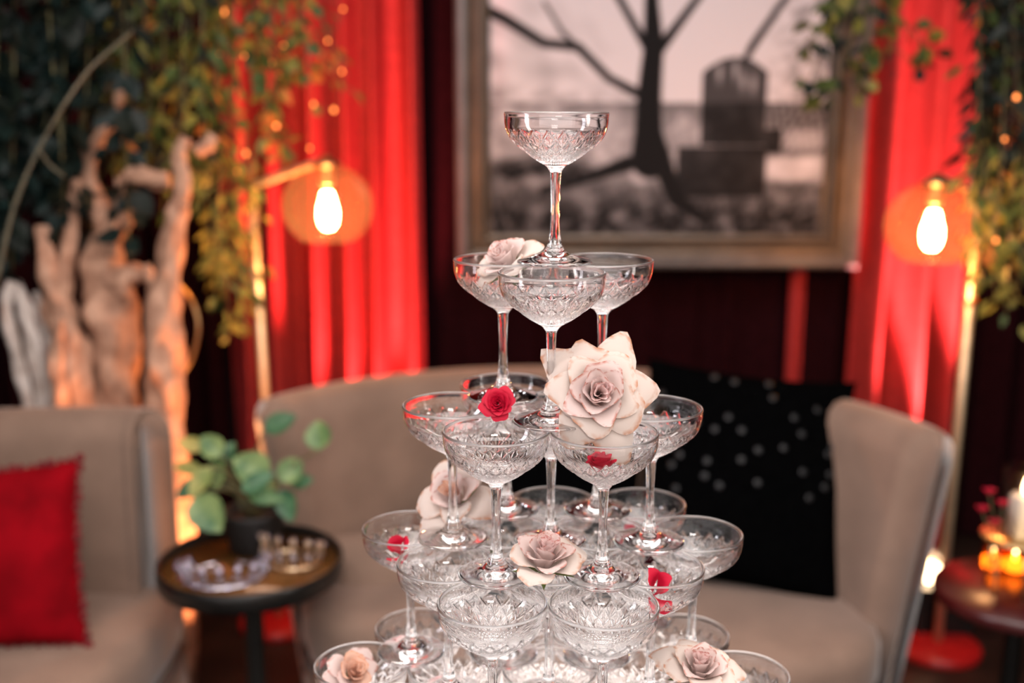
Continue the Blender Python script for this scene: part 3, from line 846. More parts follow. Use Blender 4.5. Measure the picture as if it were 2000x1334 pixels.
def greenery(label, sprigs, kinds, mats, size, per, D, depth, seed, cap=170, group='hanging greenery'):
    """sprigs: pixel polylines giving each stem; leaves alternate along the stems, the first `cap` as parts"""
    rr = random.Random(seed)
    o0 = at(sprigs[0][0][0], sprigs[0][0][1], D)
    t = thing('hanging_greenery', label, 'greenery', o0)
    V, F, mi = [], [], []
    leaves = []
    for s in sprigs:
        d0 = D + rr.uniform(-depth, depth)
        P = [at(p[0], p[1], d0 + rr.uniform(-0.04, 0.04)) - o0 for p in s]
        S = spline(P, 6)
        obj('stem', tube(S, list(np.linspace(0.0035, 0.0015, len(S))), 5), M['stem'], t)
        _, T, N = frames(S)
        total = sum((S[i + 1] - S[i]).length for i in range(len(S) - 1))
        n = int(total * per)
        for k in range(n):
            q = rr.random() * (len(S) - 1.001); i = int(q); p = S[i].lerp(S[i + 1], q - i)
            an = rr.uniform(0, 2 * PI)
            out = N[i] * math.cos(an) + T[i].cross(N[i]) * math.sin(an)
            d = (out * rr.uniform(0.5, 1.0) + T[i] * rr.uniform(0.2, 0.9) + Vector((0, -0.15, -0.25))).normalized()
            p = p + out * abs(rr.gauss(0, 0.02))
            side = Vector((rr.uniform(-1, 1), rr.uniform(-1, 1), rr.uniform(-0.2, 1))).normalized()
            x = d.cross(side).normalized(); z = x.cross(d)
            L = size * rr.uniform(0.6, 1.25)
            leaves.append((p, Matrix((x, d, z)).transposed(), L, rr.choice(kinds), rr.choices(list(mats), list(mats.values()))[0]))
    rr.shuffle(leaves)
    leaves.sort(key=lambda l: l[0].y)
    for p, R, L, kd, mt in leaves[:cap]:
        o = link('leaf', leaf_mesh(kd, mt), None, t, loc=p)
        o.rotation_euler = R.to_euler(); o.scale = (L, L, L)
    rest = leaves[cap:]
    if rest:
        names = list(mats)
        for p, R, L, kd, mt in rest:
            me_ = LEAF[kd]; n0 = len(V)
            V += [tuple(p + R @ (v.co * L)) for v in me_.vertices]
            for pl_ in me_.polygons:
                F.append(tuple(i + n0 for i in pl_.vertices)); mi.append(names.index(mt))
        me_ = mesh('leaf_mass', V, F)
        for nme in names: me_.materials.append(M[nme])
        me_.polygons.foreach_set('material_index', mi)
        o = link('leaf_mass', me_, None, t); o['kind'] = 'stuff'
    return t


def hang(x0, x1, y0, y1, n, seed, drift=40, top=-60):
    rr = random.Random(seed)
    out = []
    for k in range(n):
        x = x0 + (x1 - x0) * (k + 0.5) / n + rr.uniform(-15, 15)
        ye = rr.uniform(y0, y1)
        dx = rr.uniform(-drift, drift)
        out.append([(x, top), (x + dx * 0.3, top + (ye - top) * 0.35), (x + dx * 0.8, top + (ye - top) * 0.7), (x + dx, ye)])
    return out


greenery('dark blue-green leafy mass hanging at the far left edge', hang(-30, 240, 380, 560, 13, 1), ['round', 'oval'], {'leaf_teal': 5, 'leaf_dark': 6}, 0.062, 95, 2.75, 0.12, 1)
greenery('dense mid-green foliage hanging above the driftwood', hang(190, 430, 260, 420, 12, 2), ['oval', 'slim'], {'leaf_green': 6, 'leaf_dark': 3, 'leaf_olive': 2, 'leaf_amber': 0.25}, 0.052, 100, 2.80, 0.12, 2)
greenery('olive foliage with amber leaves hanging above the left globe lamp', hang(400, 590, 60, 280, 10, 3), ['oval', 'slim', 'round'], {'leaf_olive': 5, 'leaf_green': 4, 'leaf_amber': 1.2}, 0.045, 85, 2.95, 0.08, 3)
greenery('yellow-green trailing sprigs hanging beside the left lamp pole', [[(440, 230), (430, 340), (425, 450), (440, 560)], [(480, 250), (470, 370), (460, 480), (468, 600)], [(415, 260), (405, 360), (412, 480), (425, 590)],
         [(495, 300), (490, 400), (478, 500), (480, 640)], [(455, 300), (445, 420), (440, 520), (445, 660)], [(520, 200), (525, 260), (560, 290), (545, 330)]],
         ['slim', 'oval'], {'leaf_olive': 7, 'leaf_green': 3}, 0.042, 110, 2.90, 0.05, 4)
greenery('sparse trailing twigs with amber leaves crossing the left red curtain', [[(560, -40), (610, 60), (640, 130), (700, 190)], [(590, -40), (630, 40), (655, 100), (680, 150)], [(500, 60), (535, 140), (525, 230), (540, 310)], [(545, 30), (560, 100), (540, 180), (515, 250)]],
         ['oval', 'slim'], {'leaf_green': 4, 'leaf_amber': 3, 'leaf_olive': 3}, 0.036, 60, 3.05, 0.05, 5)
greenery('green garland hanging over the top right corner of the picture frame', [[(1640, -50), (1630, 30), (1600, 110), (1570, 190)], [(1680, -50), (1670, 40), (1650, 120), (1615, 200)], [(1720, -50), (1710, 40), (1690, 120), (1665, 190)],
         [(1650, -50), (1625, 20), (1600, 60), (1580, 100)], [(1745, -50), (1735, 30), (1745, 90), (1800, 130)], [(1700, -30), (1760, 40), (1800, 80), (1825, 110)], [(1700, -50), (1695, 60), (1680, 130), (1690, 215)]],
         ['round', 'oval'], {'leaf_teal': 4, 'leaf_green': 5, 'leaf_olive': 1.3, 'leaf_amber': 0.3}, 0.045, 80, 2.95, 0.06, 6)
greenery('very dark tall foliage hanging at the far right edge', hang(1905, 2040, 300, 480, 9, 7, 25), ['oval', 'slim'], {'leaf_dark': 8, 'leaf_green': 2, 'leaf_amber': 0.12}, 0.052, 110, 2.75, 0.12, 7)
greenery('yellow-green trailing sprigs hanging over the right globe lamp', [[(1930, 300), (1915, 380), (1905, 440), (1890, 510)], [(1960, 300), (1950, 400), (1940, 480), (1945, 590)], [(1985, 300), (1975, 400), (1970, 500), (1965, 620)], [(1945, 320), (1925, 400), (1925, 480), (1915, 560)],
         [(2010, 300), (2000, 420), (1995, 520), (1985, 590)], [(1900, 330), (1895, 380), (1905, 430), (1925, 500)]],
         ['slim', 'oval'], {'leaf_olive': 6, 'leaf_green': 4, 'leaf_amber': 0.5}, 0.046, 105, 2.62, 0.05, 8)

t = thing('fairy_lights', 'string of tiny amber fairy lights glowing in the foliage at upper left', 'fairy lights', at(540, 20, 2.98))
M['fairy'] = emit_mat('amber_fairy_glow', (1.0, 0.26, 0.06), 5.5)
spots = [(345, 2), (440, 24), (515, 8), (415, 82), (428, 105), (455, 116), (478, 110), (555, 92), (528, 125), (546, 150), (505, 176), (522, 196), (540, 246), (514, 276), (480, 300), (462, 332)]
sp = [p - t.location for p in spline([at(x, y, 2.96) for x, y in spots], 5)]
obj('wire', tube(sp, 0.0010, 5), M['twig'], t)
fb = mesh('fairy_bulb', *lathe([(0.0, -0.006), (0.0036, -0.0045), (0.0050, 0.0), (0.0036, 0.0045), (0.0, 0.0075)], 10)); fb.materials.append(M['fairy'])
rf_ = random.Random(5)
for x, y in spots:
    b0 = at(x, y, 2.955) - t.location
    o = link('bulb', fb, None, t, loc=b0); q = rf_.uniform(0.75, 1.25); o.scale = (q, q, q)
t = thing('fairy_lights', 'few amber fairy lights on a wire before the left red curtain', 'fairy lights', at(612, 200, 3.02))
spots = [(590, -20), (670, 18), (640, 80), (668, 140), (652, 215), (612, 205), (605, 290)]
sp = [p - t.location for p in spline([at(x, y, 3.02) for x, y in spots], 5)]
obj('wire', tube(sp, 0.0010, 5), M['twig'], t)
for x, y in spots[1:]:
    o = link('bulb', fb, None, t, loc=at(x, y, 3.015) - t.location); q = rf_.uniform(0.6, 1.0); o.scale = (q, q, q)
t = thing('fairy_lights', 'few amber fairy lights in the foliage over the right globe lamp', 'fairy lights', at(1960, 260, 2.60))
spots = [(1975, -20), (1985, 190), (1962, 272), (1945, 470)]
sp = [p - t.location for p in spline([at(x, y, 2.56) for x, y in spots], 5)]
obj('wire', tube(sp, 0.0010, 5), M['twig'], t)
for x, y in spots[1:]:
    o = link('bulb', fb, None, t, loc=at(x, y, 2.555) - t.location); q = rf_.uniform(0.6, 1.0); o.scale = (q, q, q)

def petal(R, H, ri, open_, width, phi, seed, curl, point):
    """one cupped petal: base at the axis, tip at height H, opening outward by open_"""
    rr = random.Random(seed)
    nu, nv = 12, 11
    V, F, E = [], [], []
    k1, k2, k3 = rr.uniform(0, 6.28), rr.uniform(0, 6.28), rr.uniform(-0.08, 0.08)
    for j in range(nv + 1):
        v = j / nv
        for i in range(nu + 1):
            u = -1 + 2 * i / nu
            top = 1 - 0.30 * abs(u) ** 2.4 + point * max(0, 1 - abs(u) * 3.0) + 0.03 * math.sin(5 * u + k1)
            vv = v * top
            s = math.sin(min(1, vv) * PI * 0.5) ** 0.6
            rad = R * 0.02 + ri * s + open_ * R * vv ** 2.2
            z = H * (vv ** 0.9) - open_ * H * 0.55 * vv ** 3
            cr = curl * max(0, vv - 0.72) / 0.28
            rad += cr * R * 0.13; z -= cr * cr * R * 0.12 + (0.05 * R * cr * abs(u) if point > 0.02 else 0)
            rad += R * 0.018 * math.sin(4 * u + k2) * vv + R * 0.02 * vv * vv * math.sin(7 * u + k1)
            a = phi + u * width * (0.45 + 0.55 * min(1, vv * 1.5)) * (1 - 0.22 * open_ * vv)
            V.append((rad * math.cos(a), rad * math.sin(a), z + k3 * R * u))
            e = max(0, (v - 0.94) / 0.06)
            E.append(e ** 1.5)
    for j in range(nv):
        for i in range(nu):
            q = j * (nu + 1) + i
            F.append((q, q + 1, q + nu + 2, q + nu + 1))
    return V, F, E


# ------------------------------------------------------------------ candles at the right
RT = atz(1990, 1150, 0.50)
t = thing('side_table', 'low round dark red table cut by the right edge', 'table', (RT.x, RT.y, 0))
obj('table_top', lathe([(0.0, 0.470), (0.165, 0.470), (0.170, 0.478), (0.170, 0.494), (0.165, 0.5), (0.0, 0.5)], 56), M['dark_red_top'], t)
obj('pedestal', lathe([(0.0, 0.02), (0.022, 0.02), (0.020, 0.44), (0.05, 0.471), (0, 0.471)], 20), M['black_metal'], t)
obj('foot_plate', lathe([(0.0, 0.0), (0.13, 0.0), (0.13, 0.014), (0.02, 0.022), (0.0, 0.022)], 40), M['black_metal'], t)


def votive(label, loc, s=1.0, cup='thin_amber', hgt=0.055, glow='candle_glow'):
    t = thing('votive_candle', label, 'candle', loc, group='lit votive candles at the right')
    obj('glass_cup', lathe([(0.0, 0.0), (0.020 * s, 0.0), (0.024 * s, 0.004), (0.026 * s, hgt * s), (0.0245 * s, hgt * s), (0.0225 * s, 0.006), (0.0, 0.005)], 24), M[cup], t)
    obj('wax', lathe([(0.0, 0.006), (0.0215 * s, 0.0065), (0.0225 * s, hgt * 0.5 * s), (0.0, hgt * 0.5 * s)], 20), M[glow], t)
    obj('flame', xf(lathe([(0.0, 0.0), (0.0035, 0.004), (0.0045, 0.009), (0.003, 0.017), (0.0, 0.026)], 10), Matrix.Translation((0, 0, hgt * 0.5 * s))), M['flame'], t)
    return t


gs = thing('cake_stand', 'small gold stand on the dark red table, under the candle jar', 'stand', (at(1988, 1048, RT.y).x, RT.y, 0.50))
zs = at(1990, 1048, RT.y).z - 0.5
obj('plate', lathe([(0.0, zs - 0.008), (0.068, zs - 0.006), (0.074, zs), (0.072, zs + 0.003), (0.0, zs)], 40), M['brass'], gs)
for k in range(3):
    an = 2 * PI * k / 3 + 0.5
    obj('leg', tube([(0.055 * math.cos(an), 0.055 * math.sin(an), 0.0), (0.045 * math.cos(an), 0.045 * math.sin(an), zs - 0.006)], 0.004, 8), M['brass'], gs)
cj = thing('candle_jar', 'tall clear glass jar with an ivory candle on the gold stand', 'candle', (at(1996, 1040, RT.y).x, RT.y, 0.5 + zs + 0.0005))
obj('glass_cylinder', lathe([(0.0, 0.0), (0.042, 0.0), (0.046, 0.004), (0.046, 0.15), (0.044, 0.15), (0.044, 0.006), (0.0, 0.005)], 36), M['thin_clear'], cj)
obj('candle', lathe([(0.0, 0.006), (0.030, 0.006), (0.030, 0.085), (0.026, 0.090), (0.0, 0.088)], 28), M['wax'], cj)
obj('flame', xf(lathe([(0.0, 0.0), (0.005, 0.006), (0.007, 0.014), (0.004, 0.03), (0.0, 0.042)], 10), Matrix.Translation((0, 0, 0.090))), M['flame'], cj)
v1 = atz(1936, 1112, 0.5); votive('amber votive candle at the left side of the dark red table', (v1.x, v1.y, 0.5001), 0.9, hgt=0.06)
v2 = atz(1980, 1118, 0.5); votive('amber votive candle under the gold stand at the right edge', (v2.x, v2.y, 0.5001), 0.9, hgt=0.06)
t = thing('flower_sprig', 'sprig of small red blossoms beside the gold stand at right', 'flowers', (at(1950, 1100, RT.y - 0.03).x, RT.y - 0.03, 0.5))
for k, (x, y) in enumerate([(1932, 962), (1918, 996), (1942, 1022), (1958, 985)]):
    q = at(x, y, RT.y - 0.05) - t.location
    st_ = obj('stem', tube(spline([Vector((0, 0, 0.001)), Vector((q.x * 0.4, q.y * 0.4, q.z * 0.6)), q], 5), 0.0015, 6), M['stem'], t)
    VV, FF = [], []
    for m_ in range(6):
        pv, pf, _e = petal(0.016, 0.015, 0.008, 0.25, 0.8, m_ * 2.4, 900 + 10 * k + m_, 0.5, 0.0)
        nV = len(VV); VV += [Vector(a_) + q - Vector((0, 0, 0.006)) for a_ in pv]; FF += [tuple(i_ + nV for i_ in f_) for f_ in pf]
    obj('blossom', (VV, FF), M['red_petal'], st_)
# dark plinth behind the right lamp with two tea lights
PL = at(1835, 1128, 2.95)
t = thing('plinth', 'low black plinth behind the right lamp pole', 'plinth', (PL.x, PL.y, 0))
obj('body', box(0, 0, PL.z / 2 - 0.005, 0.16, 0.14, PL.z - 0.01), M['black_metal'], t, smooth=False)
obj('slab', box(0, 0, PL.z - 0.005, 0.18, 0.16, 0.010), M['black_metal'], t, smooth=False)
M['hot_glow'] = emit_mat('white_hot_glow', (1.0, 0.66, 0.38), 24)
votive('white glowing tea light left of the right lamp pole', (at(1817, 1110, 2.93).x, 2.93, PL.z + 0.0005), 1.5, 'thin_clear', 0.055, 'hot_glow')
votive('small orange tea light right of the right lamp pole', (at(1860, 1110, 2.93).x, 2.93, PL.z + 0.0005), 0.75, 'thin_amber', 0.055, 'candle_glow')

# ------------------------------------------------------------------ roses
def rose(label, center, axis, R, mats, seed, n=24, openness=1.0, sepals=True, spin=0.0, group=None, flat=1.0, stem=True):
    """center: where the bloom's middle sits; axis: the direction the bloom faces"""
    ax = Vector(axis).normalized()
    q = ax.to_track_quat('Z', 'Y')
    H = R * 1.05 * flat
    base = Vector(center) - ax * H * 0.55
    t = thing('rose', label, 'rose', base, q.to_euler(), group)
    rr = random.Random(seed)
    for k in range(n):
        f = k / (n - 1)
        phi = spin + k * 2.39996 + rr.uniform(-0.2, 0.2)
        ri = R * (0.01 + 0.52 * f ** 0.9)
        op = 0.05 + openness * max(0, (f - 0.25) / 0.75) ** 1.2 * 0.50
        Hk = H * (0.92 + 0.10 * rr.random() - 0.40 * f ** 2)
        wd = (1.9 - 1.15 * f ** 0.6) * (0.9 + 0.2 * rr.random())
        curl = 0.35 + max(0, f - 0.3) * 1.3 * openness
        pt = 0.10 * f if f > 0.45 and openness > 0.6 else 0.0
        VV, FF, EE = petal(R, Hk, ri, op, wd, phi, seed * 100 + k, curl, pt * rr.uniform(0.3, 1.3))
        me_ = mesh('petal', VV, FF)
        at_ = me_.attributes.new('edge', 'FLOAT', 'POINT'); at_.data.foreach_set('value', EE)
        m = mats[min(len(mats) - 1, int(f * len(mats)))]
        link('petal', me_, M[m], t)
    if sepals:
        for k in range(5):
            a = 2 * PI * k / 5 + 0.3
            g = leaf_geo(R * 0.75, R * 0.20, 0.2, 0.12, 1.0, 2, 5)
            Mx = Matrix.Rotation(a, 4, 'Z') @ Matrix.Translation((0, R * 0.07, R * 0.02)) @ Matrix.Rotation(math.radians(15 if openness > 0.6 else 50), 4, 'X')
            obj('sepal', xf(g, Mx), M['sepal'], t)
        obj('hip', lathe([(0.0, -R * 0.16), (R * 0.07, -R * 0.14), (R * 0.12, -R * 0.05), (R * 0.10, R * 0.02), (0.0, R * 0.04)], 14), M['sepal'], t)
    return t


# ------------------------------------------------------------------ the glass tower
S_, GH, TX, TY, TROT = 0.103, 0.1475, 0.0407, 1.0924, math.radians(-2.91)
TABLE_Z = 0.7500
Z_RIM1 = CAM_Z - 0.0066
rows = {1: [(0, 0)],
        2: [(0, -.5774), (-.5, .2887), (.5, .2887)],
        3: [(-.5, -.866), (.5, -.866), (-1, 0), (0, 0), (1, 0), (-.5, .866), (.5, .866)],
        4: [(-.5, -1.4434), (.5, -1.4434), (-1, -.5774), (0, -.5774), (1, -.5774)] + [(a, .2887) for a in (-1.5, -.5, .5, 1.5)] + [(a, 1.1547) for a in (-1, 0, 1)],
        5: [(a, -1.732) for a in (-1, 0, 1)] + [(a, -.866) for a in (-1.5, -.5, .5, 1.5)] + [(a, 0) for a in (-2, -1, 0, 1, 2)] + [(a, .866) for a in (-1.5, -.5, .5, 1.5)] + [(a, 1.732) for a in (-1, 0, 1)]}
nudge = {(1, 0): 0.0018}


def gpos(t, i):
    a, b = rows[t][i]; c, s = math.cos(TROT), math.sin(TROT)
    return Vector((TX + S_ * (c * a - s * b) + nudge.get((t, i), 0), TY + S_ * (s * a + c * b), Z_RIM1 - t * GH))


# table under the tower
t = thing('cocktail_table', 'round white-clothed table carrying the glass tower', 'table', (TX, TY, 0))
ztop = Z_RIM1 - 5 * GH - 0.0004
obj('table_top', lathe([(0.0, ztop - 0.03), (0.268, ztop - 0.03), (0.272, ztop - 0.026), (0.272, ztop - 0.005), (0.268, ztop - 0.0025), (0.0, ztop - 0.0025)], 64), M['black_metal'], t)
obj('pedestal', lathe([(0.0, 0.03), (0.04, 0.03), (0.03, 0.2), (0.03, ztop - 0.06), (0.09, ztop - 0.03), (0, ztop - 0.03)], 24), M['black_metal'], t)
obj('foot_plate', lathe([(0.0, 0.0), (0.22, 0.0), (0.22, 0.02), (0.04, 0.035), (0.0, 0.035)], 40), M['black_metal'], t)
VV, FF = [], []
NC = 120
prof = [(0.0, ztop), (0.15, ztop), (0.270, ztop), (0.276, ztop - 0.004), (0.279, ztop - 0.03), (0.285, ztop - 0.15), (0.295, ztop - 0.30), (0.305, ztop - 0.42)]
for j, (r, z) in enumerate(prof):
    for k in range(NC):
        an = 2 * PI * k / NC
        w = max(0, j - 4) / 3 * 0.014 * math.sin(14 * an + 0.6 * math.sin(3 * an))
        VV.append(((r + w) * math.cos(an), (r + w) * math.sin(an), z))
for j in range(len(prof) - 1):
    for k in range(NC):
        k2 = (k + 1) % NC
        FF.append((j * NC + k2, j * NC + k, (j + 1) * NC + k, (j + 1) * NC + k2))
clo = obj('tablecloth', (VV, FF), M['linen'], loc=(TX, TY, 0)); tag(clo, 'white linen cloth draped over the round table under the glass tower', 'tablecloth')


def interp_prof(pts, n):
    P = spline([(r, 0, z) for r, z in pts], 12)
    L = [0]
    for a, b_ in zip(P, P[1:]): L.append(L[-1] + (b_ - a).length)
    s = np.linspace(0, L[-1], n)
    return np.interp(s, L, [p.x for p in P]), np.interp(s, L, [p.z for p in P])


R_RIM = 0.05135
mm = 0.001
SEAM_T, SEAM_B = (0.0054, 0.0890), (0.0060, 0.0232)
outer = [SEAM_T, (0.0072, 0.0925), (0.0102, 0.0955), (0.0150, 0.0983), (0.0225, 0.1028), (0.0310, 0.1090), (0.0398, 0.1160), (0.0458, 0.1224), (0.0488, 0.1288), (0.0505, 0.1360), (0.0509, 0.1425), (0.0511, 0.1446), (0.05125, 0.1458)]


def bowl_mesh():
    NT, NV_ = 480, 120
    ro, zo = interp_prof(outer, NV_)
    th = np.linspace(0, 2 * PI, NT, endpoint=False)
    N = 20
    VV = []
    slope = np.gradient(zo) / np.hypot(np.gradient(ro), np.gradient(zo)); nr = slope; nz = -np.gradient(ro) / np.hypot(np.gradient(ro), np.gradient(zo))
    k = th / (2 * PI) * N
    zb0, zb1 = 0.1085, 0.1305

    def dist(q, r):       # distance in metres to the nearest cut line of a family
        return np.abs(q - np.round(q)) * 2 * PI / N * r

    def groove(d, w, depth): return depth * np.clip(1 - d / w, 0, 1)
    for j in range(NV_):
        r, z = ro[j], zo[j]
        g = np.zeros(NT)
        if zb0 < z < zb1:
            t_ = (z - zb0) / (zb1 - zb0)
            off = 1.5 * (1 - (1 - t_) ** 1.5)
            fade = np.clip((1 - t_) / 0.06, 0, 1)
            for sgn in (1, -1):
                g = np.maximum(g, groove(dist(k + sgn * off, r), 0.0014, 0.0012) * fade)
                g = np.maximum(g, groove(dist(k + sgn * off * 0.5 + 0.25 * sgn, r), 0.0012, 0.0009) * (t_ < 0.6))
            g = np.maximum(g, groove(dist(k + 0.5, r), 0.0012, 0.0009) * (t_ < 0.72))
            g = np.maximum(g, groove(dist(k, r), 0.0012, 0.0009) * (t_ < 0.72))
        elif 0.0975 < z <= zb0:
            t_ = (z - 0.0975) / (zb0 - 0.0975)
            for sgn in (1, -1):
                g = np.maximum(g, groove(dist((k * 1.0 + sgn * t_ * 1.5), r), 0.0016 * r / 0.03, 0.0012))
                g = np.maximum(g, groove(dist((k * 1.0 + 0.5 + sgn * t_ * 1.5), r), 0.0014 * r / 0.03, 0.0010))
        g = np.maximum(g, 0.0006 * max(0, 1 - abs(z - zb0) / 0.0008))
        VV.append(np.stack([(r - nr[j] * g) * np.cos(th), (r - nr[j] * g) * np.sin(th), z - nz[j] * g], 1))
    inner = [(0.0510, 0.1469), (0.0503, 0.1475), (0.0494, 0.1475), (0.0486, 0.1468), (0.0483, 0.1456), (0.0485, 0.1438), (0.0486, 0.1360), (0.0472, 0.1292), (0.0440, 0.1234), (0.0378, 0.1170), (0.0290, 0.1106), (0.0205, 0.1056), (0.0120, 0.1022), (0.0050, 0.1008)]
    ri, zi = interp_prof(inner, 48)
    for r, z in zip(ri, zi):
        VV.append(np.stack([r * np.cos(th), r * np.sin(th), np.full(NT, z)], 1))
    n = len(VV)
    A = np.concatenate(VV)
    idx = np.arange(n * NT).reshape(n, NT); nxt = np.roll(idx, -1, 1)
    Fq = np.stack([idx[:-1], nxt[:-1], nxt[1:], idx[1:]], -1).reshape(-1, 4)
    c = len(A); A = np.concatenate([A, [[0, 0, 0.1005]]])
    tri = [(int(idx[-1, q]), int(nxt[-1, q]), c) for q in range(NT)]
    return mesh('bowl', A.tolist(), Fq.tolist() + tri)


def lathe_fluted(prof, n, lobes, amt):
    V, F = lathe(prof, n)
    out = []
    zt, zb = prof[0][1], prof[-1][1]
    for (x, y, z) in V:
        a = math.atan2(y, x); f = math.sin(PI * min(1, max(0, (z - min(zt, zb)) / abs(zt - zb)))) ** 0.6
        q = (a * lobes / (2 * PI)) % 1.0
        s = 1 - amt * f * (1 - math.cos(PI / lobes) / max(0.2, math.cos((q - 0.5) * 2 * PI / lobes))) * 4
        out.append((x * s, y * s, z))
    return out, F


stem_prof = [SEAM_B, (0.0052, 0.0300), (0.0046, 0.0400), (0.0043, 0.0500), (0.0043, 0.0600), (0.0046, 0.0700), (0.0050, 0.0800), SEAM_T]
rs, zs_ = interp_prof(stem_prof, 26)
foot_prof_ = [(0.0, 0.0016), (0.018, 0.0014), (0.033, 0.0004), (0.0365, 0.0000), (0.0376, 0.0008), (0.0374, 0.0019), (0.0350, 0.0030), (0.0280, 0.0048), (0.0200, 0.0072), (0.0140, 0.0098), (0.0100, 0.0130), (0.0078, 0.0172), SEAM_B]
rf, zf = interp_prof(foot_prof_[4:], 26)
BOWL = bowl_mesh()
STEM = mesh('stem', *lathe_fluted(list(zip(rs, zs_)), 48, 8, 0.5))
FOOT = mesh('foot', *lathe(foot_prof_[:4] + list(zip(rf, zf)), 72))
for m_ in (BOWL, STEM, FOOT): m_.materials.append(M['glass'])
BOWL.materials.append(M['glass_rim']); BOWL.materials.append(M['glass_cut'])
for p_ in BOWL.polygons:
    z_ = p_.center.z; r_ = math.hypot(p_.center.x, p_.center.y)
    if z_ > 0.1456: p_.material_index = 1
    elif 0.0985 < z_ < 0.1083 and p_.normal.x * p_.center.x + p_.normal.y * p_.center.y > 0: p_.material_index = 2

RN = {1: ['top'], 2: ['front', 'back left', 'back right'],
      3: ['front left', 'front right', 'far left', 'centre', 'far right', 'back left', 'back right']}
glabels = {
    (1, 0): 'cut-glass coupe standing alone at the very top of the tower',
    (2, 0): 'cut-glass coupe at the front of the three under the top glass',
    (2, 1): 'cut-glass coupe holding blush petals, left of the three under the top',
    (2, 2): 'empty cut-glass coupe, right of the three under the top glass',
    (3, 0): 'front left cut-glass coupe of third tier, below the small red rose',
    (3, 1): 'front right cut-glass coupe of third tier, red rose inside its bowl',
    (3, 2): 'leftmost cut-glass coupe of the third tier from the top',
    (3, 3): 'centre cut-glass coupe of the third tier, under the front second-tier foot',
    (3, 4): 'rightmost cut-glass coupe of the third tier, against the black cushion',
    (3, 5): 'back left cut-glass coupe of third tier, behind the small red rose',
    (3, 6): 'back right cut-glass coupe of third tier, hidden behind the large cream rose',
    (4, 0): 'front left cut-glass coupe of the fourth tier, empty bowl',
    (4, 1): 'front right cut-glass coupe of the fourth tier, empty bowl',
    (4, 2): 'cut-glass coupe of fourth tier, second row, left of the pink rose',
    (4, 3): 'cut-glass coupe of fourth tier with the pink rose above its bowl',
    (4, 4): 'cut-glass coupe of fourth tier holding a red petal at right',
    (4, 5): 'leftmost cut-glass coupe of the fourth tier, red petals in its bowl',
    (4, 6): 'cut-glass coupe of fourth tier under the peach-pink rose at left',
    (4, 7): 'cut-glass coupe of fourth tier, third row, right of the middle stem',
    (4, 8): 'rightmost cut-glass coupe of the fourth tier, against the black cushion',
    (4, 9): 'back left cut-glass coupe of fourth tier, behind the peach-pink rose',
    (4, 10): 'back middle cut-glass coupe of fourth tier, dark bowl behind the stems',
    (4, 11): 'back right cut-glass coupe of fourth tier with dim red petals inside',
    (5, 7): 'bottom-tier cut-glass coupe at far left with peach rose in it',
    (5, 12): 'bottom-tier cut-glass coupe at back left with pale pink petals inside',
    (5, 15): 'bottom-tier cut-glass coupe at back right behind the blush rose',
    (5, 11): 'bottom-tier cut-glass coupe at far right, empty bowl cut by frame',
    (5, 6): 'bottom-tier cut-glass coupe holding the blush rose at lower right',
    (5, 3): 'bottom-tier cut-glass coupe in front of the one with the peach rose',
}
rown = ['front row', 'second row from the front', 'middle row', 'fourth row from the front', 'back row']
rlen = [3, 4, 5, 4, 3]
ordn = {3: ['left', 'middle', 'right'], 4: ['leftmost', 'second from left', 'third from left', 'rightmost'], 5: ['leftmost', 'second from left', 'centre', 'fourth from left', 'rightmost']}


def row_label(i):
    for r, n in enumerate(rlen):
        if i < n: return 'bottom-tier cut-glass coupe in the %s, %s one' % (rown[r], ordn[n][i])
        i -= n


GROUP = 'cut-glass coupes stacked in the tower'
rg = random.Random(3)
for t_ in rows:
    for i in range(len(rows[t_])):
        p = gpos(t_, i)
        lab = glabels.get((t_, i)) or row_label(i)
        g = thing('coupe_glass', lab, 'glass', p, (0, 0, rg.uniform(0, 6.28)), GROUP)
        if t_ == 1: g.rotation_euler = (0, math.radians(0.5), 0.9)
        for nm, me_ in (('bowl', BOWL), ('stem', STEM), ('foot', FOOT)):
            o = link(nm, me_, None, g)

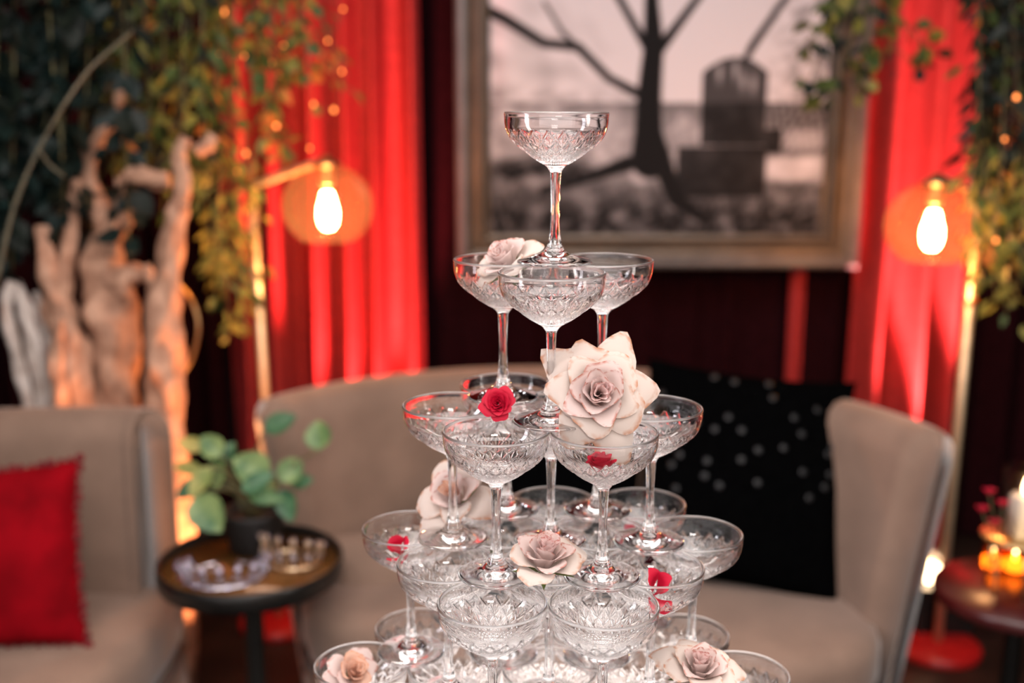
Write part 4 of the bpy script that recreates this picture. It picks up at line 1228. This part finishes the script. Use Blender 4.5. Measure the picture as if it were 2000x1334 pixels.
# ------------------------------------------------------------------ roses on the tower
cream = ['blush_core', 'blush', 'blush', 'cream', 'cream']
rose('large open cream-blush rose right of the middle stem', at(1170, 768, 1.012), (0.04, -0.90, 0.38), 0.0465, cream, 21, 30, 1.15, spin=0.6)
rose('pale blush rose tipped on its side in the second-tier glass at left', at(980, 502, 1.12), (-0.52, -0.40, 0.75), 0.0345, ['blush', 'blush', 'cream'], 22, 18, 1.05)
rose('small crimson rose on the rims between the left third-tier glasses', at(973, 788, 1.04), (-0.05, -0.9, 0.35), 0.0195, ['red_petal'], 23, 26, 0.58, sepals=False, flat=0.75)
p = gpos(3, 1); rose('crimson rose inside the front right glass of the third tier', Vector((p.x - 0.004, p.y - 0.010, p.z + 0.122)), (-0.1, -0.1, 0.98), 0.0205, ['red_petal'], 24, 18, 0.22, sepals=False, flat=1.25)
rose('peach-pink open rose behind the left third-tier stem', at(886, 962, 1.135), (-0.28, -0.62, 0.70), 0.041, ['peach', 'blush', 'cream'], 25, 16, 1.25)
rose('pink-white rose with green sepals at the middle of the fourth tier', at(1066, 1080, 0.985), (0.10, -0.30, 0.94), 0.0385, ['blush_core', 'blush', 'blush', 'cream'], 26, 22, 0.72, flat=1.05)
rose('peach rose in the far left glass at the bottom edge', gpos(5, 7) + Vector((-0.006, -0.012, 0.145)), (0.45, -0.5, 0.7), 0.030, ['peach', 'peach', 'blush'], 29, 18, 0.9)
p = gpos(5, 6); rose('blush rose with brown petal edges at lower right of the tower', at(1368, 1300, p.y - 0.01), (0.05, -0.32, 0.94), 0.038, cream, 30, 24, 1.1)


def loose_petals(label, center, R, mat, n, seed):
    t = thing('loose_petals', label, 'petals', center)
    rr = random.Random(seed)
    for k in range(n):
        VV, FF, EE = petal(R, R * 1.1, R * 0.5, 0.35, 0.9, k * 2.4, seed * 50 + k, 0.6, 0.08)
        Mx = Matrix.Rotation(rr.uniform(0.5, 1.5), 4, 'X') @ Matrix.Rotation(rr.uniform(-0.6, 0.6), 4, 'Y')
        me_ = mesh('petal', *xf((VV, FF), Mx))
        a2 = me_.attributes.new('edge', 'FLOAT', 'POINT'); a2.data.foreach_set('value', EE)
        link('petal', me_, M[mat], t)
    return t


p = gpos(4, 5); loose_petals('crimson petals lying in the leftmost glass of the fourth tier', p + Vector((-0.008, -0.008, 0.119)), 0.020, 'red_petal', 3, 31)
p = gpos(4, 4); loose_petals('crimson petal lying in the right glass of the fourth tier', p + Vector((0.000, -0.010, 0.122)), 0.023, 'red_petal', 3, 32)
p = gpos(4, 11); loose_petals('dim crimson petals in the back right glass of fourth tier', p + Vector((0.0, 0.0, 0.112)), 0.018, 'red_petal', 3, 33)
p = gpos(5, 12); loose_petals('pale pink petals in the back left glass of the bottom tier', p + Vector((0.0, 0.0, 0.112)), 0.022, 'blush', 3, 34)
